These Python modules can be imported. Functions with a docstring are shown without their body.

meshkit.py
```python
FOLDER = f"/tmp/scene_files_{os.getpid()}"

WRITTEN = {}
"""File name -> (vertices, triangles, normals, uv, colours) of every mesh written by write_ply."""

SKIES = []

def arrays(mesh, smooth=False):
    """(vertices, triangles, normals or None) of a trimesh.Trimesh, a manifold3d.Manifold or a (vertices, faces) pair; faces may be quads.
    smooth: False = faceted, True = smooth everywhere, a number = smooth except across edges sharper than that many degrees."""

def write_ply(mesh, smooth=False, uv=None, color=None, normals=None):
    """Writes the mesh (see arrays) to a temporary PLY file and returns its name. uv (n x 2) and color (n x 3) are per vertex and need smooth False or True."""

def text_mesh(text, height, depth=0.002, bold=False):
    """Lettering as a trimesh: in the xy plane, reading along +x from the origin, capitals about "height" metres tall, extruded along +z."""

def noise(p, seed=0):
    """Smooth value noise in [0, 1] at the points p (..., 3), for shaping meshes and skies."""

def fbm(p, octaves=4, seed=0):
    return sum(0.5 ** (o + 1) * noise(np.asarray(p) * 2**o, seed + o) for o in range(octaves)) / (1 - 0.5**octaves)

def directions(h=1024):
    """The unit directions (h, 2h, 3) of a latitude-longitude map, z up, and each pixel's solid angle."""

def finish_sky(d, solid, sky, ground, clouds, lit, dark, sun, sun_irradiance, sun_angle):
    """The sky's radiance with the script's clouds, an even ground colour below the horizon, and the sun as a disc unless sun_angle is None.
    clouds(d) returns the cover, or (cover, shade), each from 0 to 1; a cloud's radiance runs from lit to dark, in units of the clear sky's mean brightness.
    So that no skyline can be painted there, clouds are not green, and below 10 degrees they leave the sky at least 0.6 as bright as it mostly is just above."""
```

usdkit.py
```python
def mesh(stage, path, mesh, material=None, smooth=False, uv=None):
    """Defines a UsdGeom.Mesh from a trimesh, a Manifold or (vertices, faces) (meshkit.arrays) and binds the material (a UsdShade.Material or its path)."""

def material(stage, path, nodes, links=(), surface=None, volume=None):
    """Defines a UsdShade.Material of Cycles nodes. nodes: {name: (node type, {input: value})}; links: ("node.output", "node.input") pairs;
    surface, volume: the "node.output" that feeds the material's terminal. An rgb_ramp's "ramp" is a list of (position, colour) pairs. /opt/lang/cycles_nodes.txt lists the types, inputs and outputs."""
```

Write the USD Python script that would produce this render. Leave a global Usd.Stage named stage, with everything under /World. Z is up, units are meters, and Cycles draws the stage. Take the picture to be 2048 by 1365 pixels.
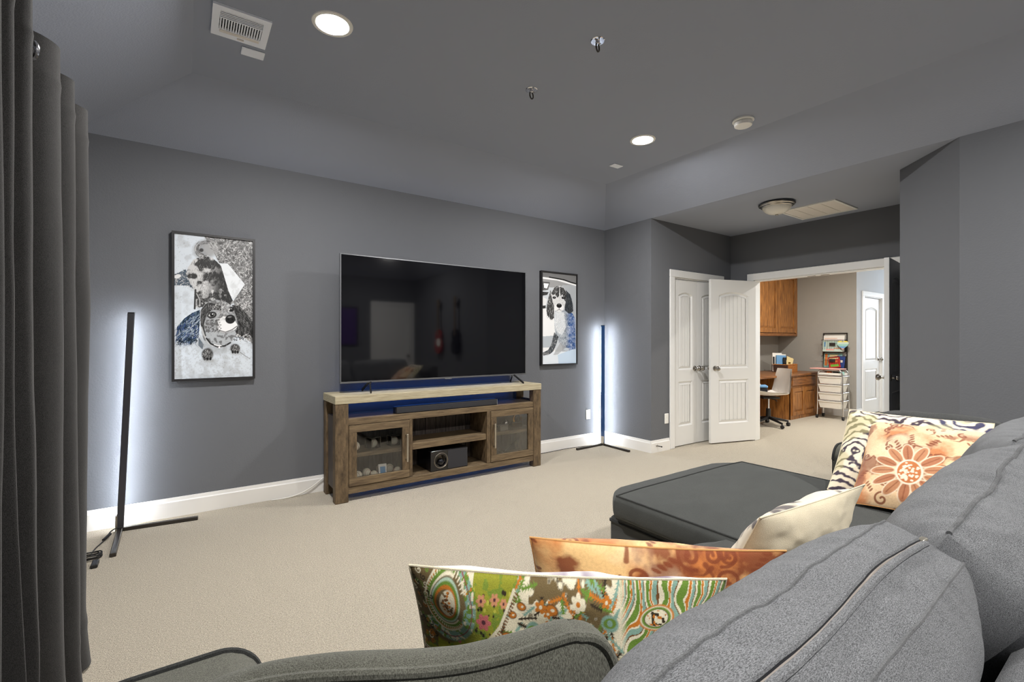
import math, numpy as np, trimesh, usdkit, meshkit
import manifold3d as m3
from shapely.geometry import Polygon, box as sbox, Point, LineString
from shapely import affinity
from pxr import Usd, UsdGeom, UsdShade, UsdLux, Gf, Sdf, Vt

stage = Usd.Stage.CreateInMemory()
UsdGeom.SetStageUpAxis(stage, 'Z'); UsdGeom.SetStageMetersPerUnit(stage, 1.0)
UsdGeom.Xform.Define(stage, '/World'); UsdGeom.Scope.Define(stage, '/World/Looks')

# ---------------------------------------------------------------- camera, light levels, exposure
CAM = np.array([0, 0, 1.25]); FPX = 938.0; YAW = math.atan(652 / 938.0)
FW = np.array([math.sin(YAW), math.cos(YAW), 0]); RT = np.array([math.cos(YAW), -math.sin(YAW), 0])
cam = UsdGeom.Camera.Define(stage, '/World/camera')
cam.CreateHorizontalApertureAttr(36.0); cam.CreateVerticalApertureAttr(36.0 * 1365 / 2048)
cam.CreateFocalLengthAttr(36.0 * FPX / 2048); cam.CreateClippingRangeAttr(Gf.Vec2f(0.02, 100))
cam.AddTransformOp().Set(Gf.Matrix4d(*RT, 0, 0, 0, 1, 0, *(-FW), 0, *CAM, 1))
cam.CreateExposureAttr(0.0)
CAN_L, STUDY_L, LAMP_L, LED_L, DAY_L = 1120.0, 900.0, 62.0, 6.0, 12.0     # radiances of ceiling cans, added study cans, floor lamps, blue strips, added hall daylight
dome = UsdLux.DomeLight.Define(stage, '/World/sky_light'); dome.CreateIntensityAttr(0.25); dome.CreateColorAttr(Gf.Vec3f(0.75, 0.87, 1.0))
dayl = UsdLux.RectLight.Define(stage, '/World/added_hall_daylight'); dayl.CreateWidthAttr(1.5); dayl.CreateHeightAttr(1.3)
dayl.CreateIntensityAttr(DAY_L); dayl.CreateColorAttr(Gf.Vec3f(0.82, 0.91, 1.0))
dayl.AddTransformOp().Set(Gf.Matrix4d(0, 1, 0, 0, 0, 0, 1, 0, 1, 0, 0, 0, 12.15, 1.9, 1.55, 1))   # added area light for daylight, outside the added unseen window, shining in (-x)

# ---------------------------------------------------------------- room dimensions
XL, XR, YW, YB, HC, HF, TO = -0.60, 4.26, 4.12, -2.20, 2.62, 2.90, 0.63
YA, XB = 3.41, 5.86                       # closet wall, entry wall
CH0, CH1 = (4.26, 0.87), (4.69, 1.31)     # chamfered wall
SXE, SYN, SYE = 8.97, 4.30, 3.07          # study east wall, north wall, hall wall

# ---------------------------------------------------------------- helpers
def lin(r, g, b):
    c = np.array([r, g, b], float) / 255
    return tuple(np.where(c <= 0.04045, c / 12.92, ((c + 0.055) / 1.055) ** 2.4))
USED = {}
def numbered(path):
    n = USED.get(path, 0); USED[path] = n + 1
    return path if n == 0 else f'{path}_{n:03d}'
def path_of(name, parent): return numbered((str(parent.GetPath()) if parent else '/World') + '/' + name)
def tag(p, label=None, cat=None, group=None, kind=None):
    for k, v in (('label', label), ('category', cat), ('group', group), ('kind', kind)):
        if v: p.SetCustomDataByKey(k, v)
    return p
def thing(name, label, cat, loc=(0, 0, 0), rz=0, group=None, kind=None):
    x = UsdGeom.Xform.Define(stage, path_of(name, None))
    if any(loc): x.AddTranslateOp().Set(Gf.Vec3d(*map(float, loc)))
    if rz: x.AddRotateZOp().Set(math.degrees(rz))
    return tag(x.GetPrim(), label, cat, group, kind)
def obj(name, mesh, mat, parent=None, smooth=30, label=None, cat=None, group=None, kind=None, color=None):
    m = usdkit.mesh(stage, path_of(name, parent), mesh, MAT[mat], smooth=True if color is not None else smooth)
    if color is not None:
        UsdGeom.PrimvarsAPI(m).CreatePrimvar('paint', Sdf.ValueTypeNames.Color3fArray, 'vertex').Set(Vt.Vec3fArray.FromNumpy(np.asarray(color, np.float32)))
    return tag(m.GetPrim(), label, cat, group, kind)
def dup(src, loc, rz=0, label=None):
    was = src.GetCustomData(); name = src.GetName()
    x = UsdGeom.Xform.Define(stage, path_of(name, None))
    x.GetPrim().GetReferences().AddInternalReference(src.GetPath())
    x.ClearXformOpOrder(); x.AddTranslateOp(opSuffix='at').Set(Gf.Vec3d(*map(float, loc)))
    if rz: x.AddRotateZOp(opSuffix='turn').Set(math.degrees(rz))
    p = tag(x.GetPrim(), label or was['label'], was['category'], was.get('group')); p.SetInstanceable(True)
    return p
def cat_(ms): return trimesh.util.concatenate([tri(m) for m in ms])
def tri(m):
    if hasattr(m, 'to_mesh'):
        t = m.to_mesh(); return trimesh.Trimesh(np.array(t.vert_properties)[:, :3], np.array(t.tri_verts), process=False)
    if isinstance(m, tuple): 
        v, f, _ = meshkit.arrays(m); return trimesh.Trimesh(v, f, process=False)
    return m
def bx(x0, x1, y0, y1, z0, z1, b=0.0):
    if b <= 0:
        m = trimesh.creation.box([x1 - x0, y1 - y0, z1 - z0]); m.apply_translation([(x0 + x1) / 2, (y0 + y1) / 2, (z0 + z1) / 2]); return m
    b = min(b, (x1 - x0) / 2.01, (y1 - y0) / 2.01, (z1 - z0) / 2.01)
    pts = []
    for X, sx in ((x0, 1), (x1, -1)):
        for Y, sy in ((y0, 1), (y1, -1)):
            for Z, sz in ((z0, 1), (z1, -1)):
                pts += [(X, Y + sy * b, Z + sz * b), (X + sx * b, Y, Z + sz * b), (X + sx * b, Y + sy * b, Z)]
    return tri(m3.Manifold.hull_points(np.array(pts)))
def rbox(x0, x1, y0, y1, z0, z1, r, seg=12):
    ss = [m3.Manifold.sphere(r, seg).translate((X, Y, Z)) for X in (x0 + r, x1 - r) for Y in (y0 + r, y1 - r) for Z in (z0 + r, z1 - r)]
    return tri(m3.Manifold.batch_hull(ss))
def prism(poly, d0, d1, axis='y'):
    """extrudes a shapely polygon given in (a, z) along y (a=x) or along x (a=y), or (x, y) along z"""
    ms = []
    for g in getattr(poly, 'geoms', [poly]):
        if g.is_empty or g.area < 1e-8: continue
        m = trimesh.creation.extrude_polygon(g, d1 - d0, engine='earcut')
        v = m.vertices.copy()
        if axis == 'y': v = np.stack([v[:, 0], d1 - v[:, 2], v[:, 1]], 1)
        elif axis == 'x': v = np.stack([d0 + v[:, 2], v[:, 0], v[:, 1]], 1)
        else: v = v + [0, 0, d0]
        ms.append(trimesh.Trimesh(v, m.faces, process=False))
    return cat_(ms)
def lathe(prof, seg=32, at=(0, 0, 0), axis='z'):
    prof = np.array(prof, float); a = np.linspace(0, 2 * np.pi, seg, endpoint=False)
    v = np.stack([prof[:, None, 0] * np.cos(a), prof[:, None, 0] * np.sin(a), np.repeat(prof[:, 1:2], seg, 1)], -1).reshape(-1, 3)
    f = []
    for i in range(len(prof) - 1):
        for j in range(seg):
            k = (j + 1) % seg; f.append((i * seg + j, i * seg + k, (i + 1) * seg + k, (i + 1) * seg + j))
    v, f, _ = meshkit.arrays((v, np.array(f)))
    if axis == 'x': v = v[:, [2, 0, 1]]
    if axis == 'y': v = v[:, [1, 2, 0]]
    return trimesh.Trimesh(v + np.array(at), f, process=False)
def tube(pts, r, seg=8, closed=False):
    pts = np.array(pts, float); n = len(pts); r = np.broadcast_to(r, n)
    t = np.roll(pts, -1, 0) - np.roll(pts, 1, 0) if closed else np.gradient(pts, axis=0)
    t /= np.linalg.norm(t, axis=1)[:, None] + 1e-12
    up = np.array([0, 0, 1.0]) if abs(t[0][2]) < 0.9 else np.array([1.0, 0, 0])
    u = np.cross(up, t[0]); u /= np.linalg.norm(u); a = np.linspace(0, 2 * np.pi, seg, endpoint=False); v = []
    for i in range(n):
        u = u - t[i] * (u @ t[i]); u /= np.linalg.norm(u); w = np.cross(t[i], u)
        v.append(pts[i] + r[i] * (np.cos(a)[:, None] * u + np.sin(a)[:, None] * w))
    f = []
    for i in range(n if closed else n - 1):
        for j in range(seg):
            k, ii = (j + 1) % seg, (i + 1) % n; f.append((i * seg + j, i * seg + k, ii * seg + k, ii * seg + j))
    v = np.vstack(v); f = np.array(f); vv, ff, _ = meshkit.arrays((v, f))
    if not closed:
        c0, c1 = len(vv), len(vv) + 1; vv = np.vstack([vv, pts[0], pts[-1]])
        ff = np.vstack([ff, [(c0, (j + 1) % seg, j) for j in range(seg)], [(c1, (n - 1) * seg + j, (n - 1) * seg + (j + 1) % seg) for j in range(seg)]])
    return trimesh.Trimesh(vv, ff, process=False)
def smoothpath(pts, n=40, closed=False):
    from scipy.interpolate import splprep, splev
    p = np.array(pts, float)
    if closed: p = np.vstack([p, p[:1]])
    tck, _ = splprep(p.T, s=0, k=min(3, len(p) - 1), per=closed)
    q = np.array(splev(np.linspace(0, 1, n, endpoint=not closed), tck)).T
    return q
def moved(m, R=None, at=(0, 0, 0)):
    v = np.asarray(tri(m).vertices); v = v if R is None else v @ np.array(R)      # rows of R: images of x, y, z
    return trimesh.Trimesh(v + np.array(at), tri(m).faces, process=False)
def spun(m, deg, at=(0, 0, 0)):
    a = math.radians(deg); return moved(m, [[math.cos(a), math.sin(a), 0], [-math.sin(a), math.cos(a), 0], [0, 0, 1]], at)
def grid_faces(nu, nv, flip=False):
    i, j = np.meshgrid(np.arange(nu - 1), np.arange(nv - 1), indexing='ij'); a = (i * nv + j).ravel()
    f = np.stack([a, a + nv, a + nv + 1, a + 1], 1)
    return f[:, ::-1] if flip else f

# ---------------------------------------------------------------- materials
MAT = {}
def M(name, color, rough=0.6, metal=0.0, spec=0.5, var=0.0, vscale=8.0, vstretch=(1, 1, 1), bump=0.0, bscale=80.0, bstretch=(1, 1, 1), bdist=0.002, color2=None, detail=4, **kw):
    n = {'p': ('principled_bsdf', {'base_color': color, 'roughness': rough, 'metallic': metal, 'specular_ior_level': spec, **kw}), 'g': ('geometry', {})}
    l = []
    if var > 0 or color2 is not None:
        c = np.array(color); c2 = np.array(color2) if color2 is not None else c * (1 - var); c1 = c if color2 is not None else c * (1 + var)
        n['vm'] = ('mapping', {'scale': vstretch}); n['vn'] = ('noise_texture', {'scale': vscale, 'detail': detail, 'roughness': 0.6})
        n['vr'] = ('rgb_ramp', {'ramp': [(0.3, tuple(c2)), (0.7, tuple(c1))]})
        l += [('g.position', 'vm.vector'), ('vm.vector', 'vn.vector'), ('vn.fac', 'vr.fac'), ('vr.color', 'p.base_color')]
    if bump > 0:
        n['bm'] = ('mapping', {'scale': bstretch}); n['bn'] = ('noise_texture', {'scale': bscale, 'detail': 3, 'roughness': 0.55}); n['b'] = ('bump', {'strength': bump, 'distance': bdist})
        l += [('g.position', 'bm.vector'), ('bm.vector', 'bn.vector'), ('bn.fac', 'b.height'), ('b.normal', 'p.normal')]
    MAT[name] = usdkit.material(stage, '/World/Looks/' + name, n, l, surface='p.BSDF')
def emit(name, color, L):
    MAT[name] = usdkit.material(stage, '/World/Looks/' + name, {'e': ('emission', {'color': color, 'strength': L})}, surface='e.emission')
M('wall_paint', lin(103, 105, 109), 0.75, spec=0.25, bump=0.35, bscale=95, bdist=0.004)
M('ceiling_paint', lin(150, 156, 169), 0.8, spec=0.2, bump=0.3, bscale=110, bdist=0.004)
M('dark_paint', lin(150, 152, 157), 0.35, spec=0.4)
M('tan_paint', lin(160, 156, 148), 0.75, spec=0.25, bump=0.3, bscale=95, bdist=0.004)
M('hall_paint', lin(200, 204, 210), 0.75, spec=0.25, bump=0.3, bscale=95, bdist=0.004)
M('white_trim', lin(226, 224, 220), 0.35, spec=0.5)
M('door_white', lin(226, 226, 224), 0.38, spec=0.5)
M('vent_white', lin(238, 242, 250), 0.4)
M('hall_white', lin(236, 236, 236), 0.38)
M('white_plastic', lin(232, 231, 226), 0.4)
M('beige_plastic', lin(222, 216, 208), 0.5)
M('black_plastic', lin(24, 24, 26), 0.4)
M('black_frame', lin(30, 29, 30), 0.42, bump=0.15, bscale=150, bstretch=(1, 1, 0.1))
M('dark_metal', lin(62, 58, 54), 0.35, metal=0.6)
M('pole_grey', lin(70, 70, 74), 0.35, metal=0.5)
M('pole_blue_spill', lin(26, 64, 112), 0.3)  # dark pole with the blue light on it painted into the base colour
M('chrome', lin(215, 215, 218), 0.15, metal=1.0)
M('nickel', lin(160, 156, 150), 0.25, metal=1.0)
M('brushed', lin(178, 172, 160), 0.35, metal=1.0)
M('tv_edge', lin(150, 152, 155), 0.3, metal=0.9)
M('tv_screen', lin(5, 5, 8), 0.05, spec=0.75, coat_weight=0.15)
M('navy_dark', lin(14, 15, 20), 0.6)
M('speaker_cloth', lin(38, 38, 42), 0.8, bump=0.4, bscale=500)
M('gloss_black', lin(14, 14, 17), 0.12)
M('port_grey', lin(120, 112, 100), 0.35, metal=0.7)
M('zip_grey', lin(150, 142, 134), 0.4)
M('cord_black', lin(26, 25, 24), 0.5)
M('cord_white', lin(225, 222, 215), 0.5)
M('carpet', lin(224, 213, 193), 0.95, spec=0.05, color2=lin(168, 157, 137), vscale=150, detail=6, bump=0.9, bscale=230, bdist=0.014, sheen_weight=0.15)
GR = dict(rough=0.62, spec=0.3, detail=6)
M('wood_x', lin(124, 106, 80), color2=lin(76, 62, 46), vscale=9, vstretch=(0.7, 8, 8), bump=0.5, bscale=40, bstretch=(0.6, 8, 8), **GR)
M('wood_z', lin(112, 94, 70), color2=lin(62, 50, 36), vscale=9, vstretch=(5, 5, 1.6), bump=0.6, bscale=30, bstretch=(1, 1, 7), **GR)
M('wood_dark', lin(88, 80, 76), color2=lin(54, 48, 44), vscale=9, vstretch=(8, 8, 0.9), bump=0.4, bscale=30, bstretch=(6, 6, 0.8), **GR)
M('wood_top', lin(186, 176, 150), color2=lin(142, 132, 106), vscale=7, vstretch=(0.8, 8, 14), bump=0.4, bscale=40, bstretch=(0.5, 8, 8), **GR)
M('alder_z', lin(180, 122, 62), color2=lin(100, 58, 26), vscale=6, vstretch=(6, 6, 0.8), rough=0.38, spec=0.5, detail=6)
M('alder_x', lin(156, 102, 54), color2=lin(92, 54, 26), vscale=6, vstretch=(0.8, 6, 6), rough=0.35, spec=0.5, detail=6)
def fabric(name, c1, c2, sc=420, bump=0.8, stretch=(1, 1, 1)):
    n = {'g': ('geometry', {}), 'm1': ('mapping', {'scale': (stretch[0], stretch[1], stretch[2])}), 'n1': ('noise_texture', {'scale': sc, 'detail': 3, 'roughness': 0.7}),
         'n2': ('noise_texture', {'scale': 9.0, 'detail': 3}), 'r': ('rgb_ramp', {'ramp': [(0.36, c2), (0.64, c1)]}), 'r2': ('rgb_ramp', {'ramp': [(0.3, (0.9, 0.9, 0.9)), (0.7, (1.05, 1.05, 1.05))]}),
         'mx': ('mix', {'mix_type': 'multiply', 'fac': 1.0}), 'b': ('bump', {'strength': bump, 'distance': 0.002}),
         'p': ('principled_bsdf', {'roughness': 0.92, 'specular_ior_level': 0.1, 'sheen_weight': 0.12})}
    MAT[name] = usdkit.material(stage, '/World/Looks/' + name, n, [('g.position', 'm1.vector'), ('m1.vector', 'n1.vector'), ('g.position', 'n2.vector'), ('n1.fac', 'r.fac'), ('n2.fac', 'r2.fac'),
        ('r.color', 'mx.color1'), ('r2.color', 'mx.color2'), ('mx.color', 'p.base_color'), ('n1.fac', 'b.height'), ('b.normal', 'p.normal')], surface='p.BSDF')
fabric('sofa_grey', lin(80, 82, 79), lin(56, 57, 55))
fabric('sofa_dark', lin(84, 85, 84), lin(58, 59, 58))
fabric('sofa_olive', lin(116, 116, 106), lin(72, 72, 64), sc=380, stretch=(1.6, 1.6, 0.5))
fabric('cushion_grey', lin(143, 145, 147), lin(70, 71, 73), sc=620, stretch=(0.5, 1.5, 1.5))
fabric('piping_grey', lin(66, 67, 65), lin(46, 47, 46))
fabric('piping_light', lin(112, 113, 114), lin(84, 85, 86))
fabric('curtain_cloth', lin(60, 59, 58), lin(30, 29, 29), sc=800, bump=0.4, stretch=(1, 1, 0.6))
fabric('cream_cloth', lin(246, 234, 206), lin(232, 218, 186), sc=500)
def painted(name, rough=0.85, bump=0.3, bscale=500, sheen=0.1, coat=0.0):
    MAT[name] = usdkit.material(stage, '/World/Looks/' + name, {'a': ('attribute', {'attribute': 'paint'}), 'g': ('geometry', {}), 'n': ('noise_texture', {'scale': bscale, 'detail': 2}), 'b': ('bump', {'strength': bump, 'distance': 0.002}),
        'p': ('principled_bsdf', {'roughness': rough, 'specular_ior_level': 0.2 if not coat else 0.5, 'sheen_weight': sheen, 'coat_weight': coat, 'coat_roughness': 0.05})},
        [('a.color', 'p.base_color'), ('g.position', 'n.vector'), ('n.fac', 'b.height'), ('b.normal', 'p.normal')], surface='p.BSDF')
M('velvet_trim', lin(214, 158, 96), 0.8)
painted('print_cloth'); painted('print_velvet', sheen=0.35); painted('photo_print', 0.35, 0.0, 100, 0.0); painted('print_paper', 0.5, 0, 100, 0)
M('baseball', lin(232, 222, 200), 0.55, bump=0.15, bscale=300)
M('red_thread', lin(150, 50, 40), 0.7)
M('wicker', lin(214, 140, 70), 0.6, color2=lin(130, 74, 32), vscale=60, bump=0.9, bscale=120, bstretch=(1, 1, 3), bdist=0.004)
M('basket_dark', lin(70, 46, 34), 0.7)
M('chair_shell', lin(236, 230, 222), 0.45)
M('translucent_bin', lin(228, 224, 214), 0.35)
M('wire_black', lin(52, 48, 44), 0.5, metal=0.3)
M('frosted_glass', lin(222, 218, 208), 0.35)
M('gold', lin(190, 140, 70), 0.25, metal=1.0)
M('silver_dish', lin(190, 184, 170), 0.3, metal=0.8)
M('guitar_red', lin(150, 30, 22), 0.2)
M('poster_violet', lin(70, 40, 110), 0.4)
for nm, c in (('paper_white', (236, 232, 224)), ('paper_blue', (110, 160, 205)), ('paper_cream', (236, 216, 160)), ('paper_teal', (150, 200, 190)), ('paper_red', (190, 48, 36)), ('paper_navy', (40, 70, 140)),
              ('paper_pink', (232, 170, 160)), ('paper_mint', (196, 216, 204)), ('paper_yellow', (236, 214, 90)), ('paper_green', (120, 180, 60)), ('paper_orange', (230, 130, 60)), ('paper_violet', (120, 100, 180)), ('paper_black', (28, 26, 26)), ('cardboard', (196, 160, 120))):
    M(nm, lin(*c), 0.6)
MAT['pane'] = usdkit.material(stage, '/World/Looks/pane', {'t': ('transparent_bsdf', {'color': (0.985, 0.99, 0.985)}), 'gl': ('glossy_bsdf', {'color': (1, 1, 1), 'roughness': 0.03}), 'f': ('fresnel', {'IOR': 1.5}), 'm': ('mix_closure', {})},
    [('f.fac', 'm.fac'), ('t.BSDF', 'm.closure1'), ('gl.BSDF', 'm.closure2')], surface='m.closure')
M('clear_solid', (0.96, 0.97, 0.97), 0.02, transmission_weight=1.0, ior=1.45)
emit('can_glow', (1.0, 0.975, 0.95), CAN_L); emit('study_fill_glow', (1.0, 0.96, 0.90), STUDY_L)
emit('lamp_glow', (0.86, 0.92, 1.0), LAMP_L); emit('blue_glow', (0.05, 0.22, 1.0), LED_L)
# ================================================================ THE SETTING
def struct(name, mesh, mat, label, cat='wall', parent=None, smooth=False):
    return obj(name, mesh, mat, parent, smooth, *( (label, cat, None, 'structure') if parent is None else (label,)))
TH = 0.10
struct('floor', bx(XL - .3, 12.6, YB - .3, 4.5, -0.1, 0), 'carpet', 'beige cut-pile carpet running through the room into the study', 'floor')
struct('wall_back', bx(XL - TH, XR + TH, YW, YW + TH, 0, HC + .06), 'wall_paint', 'grey textured wall behind the television and dog pictures')
struct('wall_left', bx(XL - TH, XL, YB, YW, 0, HC + .06), 'wall_paint', 'grey wall behind the long dark curtain')
struct('wall_rear', bx(XL - TH, XR + TH, YB - TH, YB, 0, HC + .06), 'wall_paint', 'grey wall behind the sofa, mirrored in the television')
struct('wall_right', bx(XR, XR + TH, YB, CH0[1], 0, HC), 'wall_paint', 'bright grey wall at the far right edge of the photo')
def slab_wall(p, q, z0, z1, th=TH):        # wall whose front face runs p -> q, thickness to the right of that direction
    p, q = np.array(p), np.array(q); d = (q - p) / np.linalg.norm(q - p); n = np.array([d[1], -d[0]]) * th
    return prism(Polygon([p, q, q + n, p + n]), z0, z1, 'z')
d45 = np.array([CH1[0] - CH0[0], CH1[1] - CH0[1]]); d45 = d45 / np.linalg.norm(d45)
struct('wall_angled', prism(Polygon([CH0, CH1, (CH1[0], CH1[1] - .01), (CH1[0] , CH1[1] - .142), (CH0[0] + .1, CH0[1] - .04), (CH0[0]+.001, CH0[1] - .001)]), 0, HC, 'z'), 'wall_paint', 'angled grey wall section right of the double doorway')
struct('wall_alcove', bx(CH1[0], XB + TH, CH1[1] - TH, CH1[1], 0, HC), 'wall_paint', 'hidden side wall of the entry alcove')
struct('wall_return', bx(XR, XR + TH, YA + TH, YW, 0, HC + .06), 'wall_paint', 'short grey return wall beside the right corner lamp')
CX0, CX1, CZ = 4.665, 5.595, 1.995       # closet opening
struct('wall_closet', cat_([bx(XR, CX0, YA, YA + TH, 0, HC), bx(CX1, XB + TH, YA, YA + TH, 0, HC), bx(CX0, CX1, YA, YA + TH, CZ, HC)]), 'wall_paint', 'grey wall around the white closet doors')
EY0, EY1, EZ = 1.585, 3.10, 2.01          # double door opening in the entry wall
struct('wall_entry', cat_([bx(XB, XB + TH, EY1, YA, 0, HC), bx(XB, XB + TH, CH1[1], EY0, 0, HC), bx(XB, XB + TH, EY0, EY1, EZ, HC)]), 'wall_paint', 'dark grey wall above the open double doorway')
# ceiling: tray with four slopes, alcove and study flats
ce = thing('ceiling', 'grey tray ceiling with sloped edges', 'ceiling', kind='structure')
x0, x1, y0, y1 = XL + TO, XR - TO, YB + TO, YW - TO
def quad_slab(p, up=(0, 0, .06)):
    p = np.array(p, float); q = p + np.array(up)
    return tri(m3.Manifold.hull_points(np.vstack([p, q])))
obj('ceiling_flat', bx(x0, x1, y0, y1, HF, HF + .06), 'ceiling_paint', ce, False)
obj('ceiling_slope', quad_slab([(XL, YW, HC), (XR, YW, HC), (x1, y1, HF), (x0, y1, HF)]), 'ceiling_paint', ce, False)
obj('ceiling_slope', quad_slab([(XR, YW, HC), (XR, YB, HC), (x1, y0, HF), (x1, y1, HF)]), 'ceiling_paint', ce, False)
obj('ceiling_slope', quad_slab([(XL, YB, HC), (XL, YW, HC), (x0, y1, HF), (x0, y0, HF)]), 'ceiling_paint', ce, False)
obj('ceiling_slope', quad_slab([(XR, YB, HC), (XL, YB, HC), (x0, y0, HF), (x1, y0, HF)]), 'ceiling_paint', ce, False)
obj('alcove_ceiling', prism(Polygon([(XR, YA + .05), (XB + .05, YA + .05), (XB + .05, CH1[1] - .05), (CH1[0], CH1[1] - .05), (CH0[0], CH0[1] - .04)]), HC, HC + .06, 'z'), 'ceiling_paint', ce, False)
obj('study_ceiling', bx(XB + TH, 12.3, 0.2, SYN + TH, HC, HC + .06), 'hall_white', ce, False)
# study and hall
struct('wall_study_north', bx(XB + TH, SXE + TH, SYN, SYN + TH, 0, HC), 'tan_paint', 'tan study wall under the wooden wall cabinet')
struct('wall_study_east', bx(SXE, SXE + TH, SYE + .002, SYN, 0, HC), 'tan_paint', 'tan study wall carrying the file organiser')
struct('wall_study_west', bx(XB + TH, XB + TH + .012, EY1, SYN, 0, HC), 'tan_paint', 'hidden tan side of the doorway wall')
HDX0, HDX1 = 9.27, 10.05
struct('wall_hall', cat_([bx(SXE + .002, HDX0, SYE, SYE + TH, 0, HC), bx(HDX1, 12.1, SYE, SYE + TH, 0, HC), bx(HDX0, HDX1, SYE, SYE + TH, 2.0, HC)]), 'hall_paint', 'pale wall around the far white door beyond the study')
WZ0, WZ1, WY0, WY1 = 0.9, 2.2, 1.15, 2.65
struct('wall_hall_east', cat_([bx(12, 12.1, .2, WY0, 0, HC), bx(12, 12.1, WY1, SYE, 0, HC), bx(12, 12.1, WY0, WY1, 0, WZ0), bx(12, 12.1, WY0, WY1, WZ1, HC)]), 'hall_paint', 'hidden end wall of the hall with its added window')
struct('wall_study_south', bx(XB + TH, 12.1, .1, .2, 0, HC), 'tan_paint', 'hidden south wall of the study')
w = thing('window_1', 'added unseen hall window for the bluish daylight beyond the study', 'window', kind='structure')  # unseen window added as the daylight source for the hall
obj('window_frame', cat_([bx(11.98, 12.1, WY0, WY1, WZ0, WZ0 + .05), bx(11.98, 12.1, WY0, WY1, WZ1 - .05, WZ1), bx(11.98, 12.1, WY0, WY0 + .05, WZ0, WZ1), bx(11.98, 12.1, WY1 - .05, WY1, WZ0, WZ1), bx(12.03, 12.07, WY0, WY1, 1.53, 1.57)]), 'hall_white', w)
# baseboards with a small bevelled top
def baseboard(p, q, name, label, mat='white_trim', h=.135, t=.016):
    p, q = np.array(p, float), np.array(q, float); L = np.linalg.norm(q - p); d = (q - p) / L; n = np.array([d[1], -d[0]])   # n points into the room (right of p -> q)
    prof = Polygon([(0, 0), (t, 0), (t, h - .03), (t - .005, h - .022), (t - .009, h), (0, h)])
    m = trimesh.creation.extrude_polygon(prof, L, engine='earcut'); v = m.vertices
    w = np.stack([p[0] + d[0] * v[:, 2] + n[0] * v[:, 0], p[1] + d[1] * v[:, 2] + n[1] * v[:, 0], v[:, 1]], 1)
    mm = trimesh.Trimesh(w, m.faces, process=False); mm.fix_normals()
    return struct(name, mm, mat, label, 'baseboard')
baseboard((XL, YW), (XR, YW), 'baseboard_back', 'white baseboard along the television wall')
baseboard((XR, YW), (XR, YA - .0154), 'baseboard_return', 'white baseboard behind the right corner lamp')
baseboard((XR - .0154, YA), (4.575, YA), 'baseboard_closet', 'short white baseboard left of the closet doors') 
baseboard((CH1[0], CH1[1]), CH0, 'baseboard_angled', 'white baseboard on the angled wall behind the sofa')
baseboard((XR, CH0[1]), (XR, YB), 'baseboard_right', 'white baseboard on the right wall')
baseboard((SXE, SYN), (SXE, SYE), 'baseboard_study', 'white baseboard behind the rolling drawer cart')
baseboard((SXE, SYE), (9.17, SYE), 'baseboard_hall', 'white baseboard left of the far hall door', 'hall_white')
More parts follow.
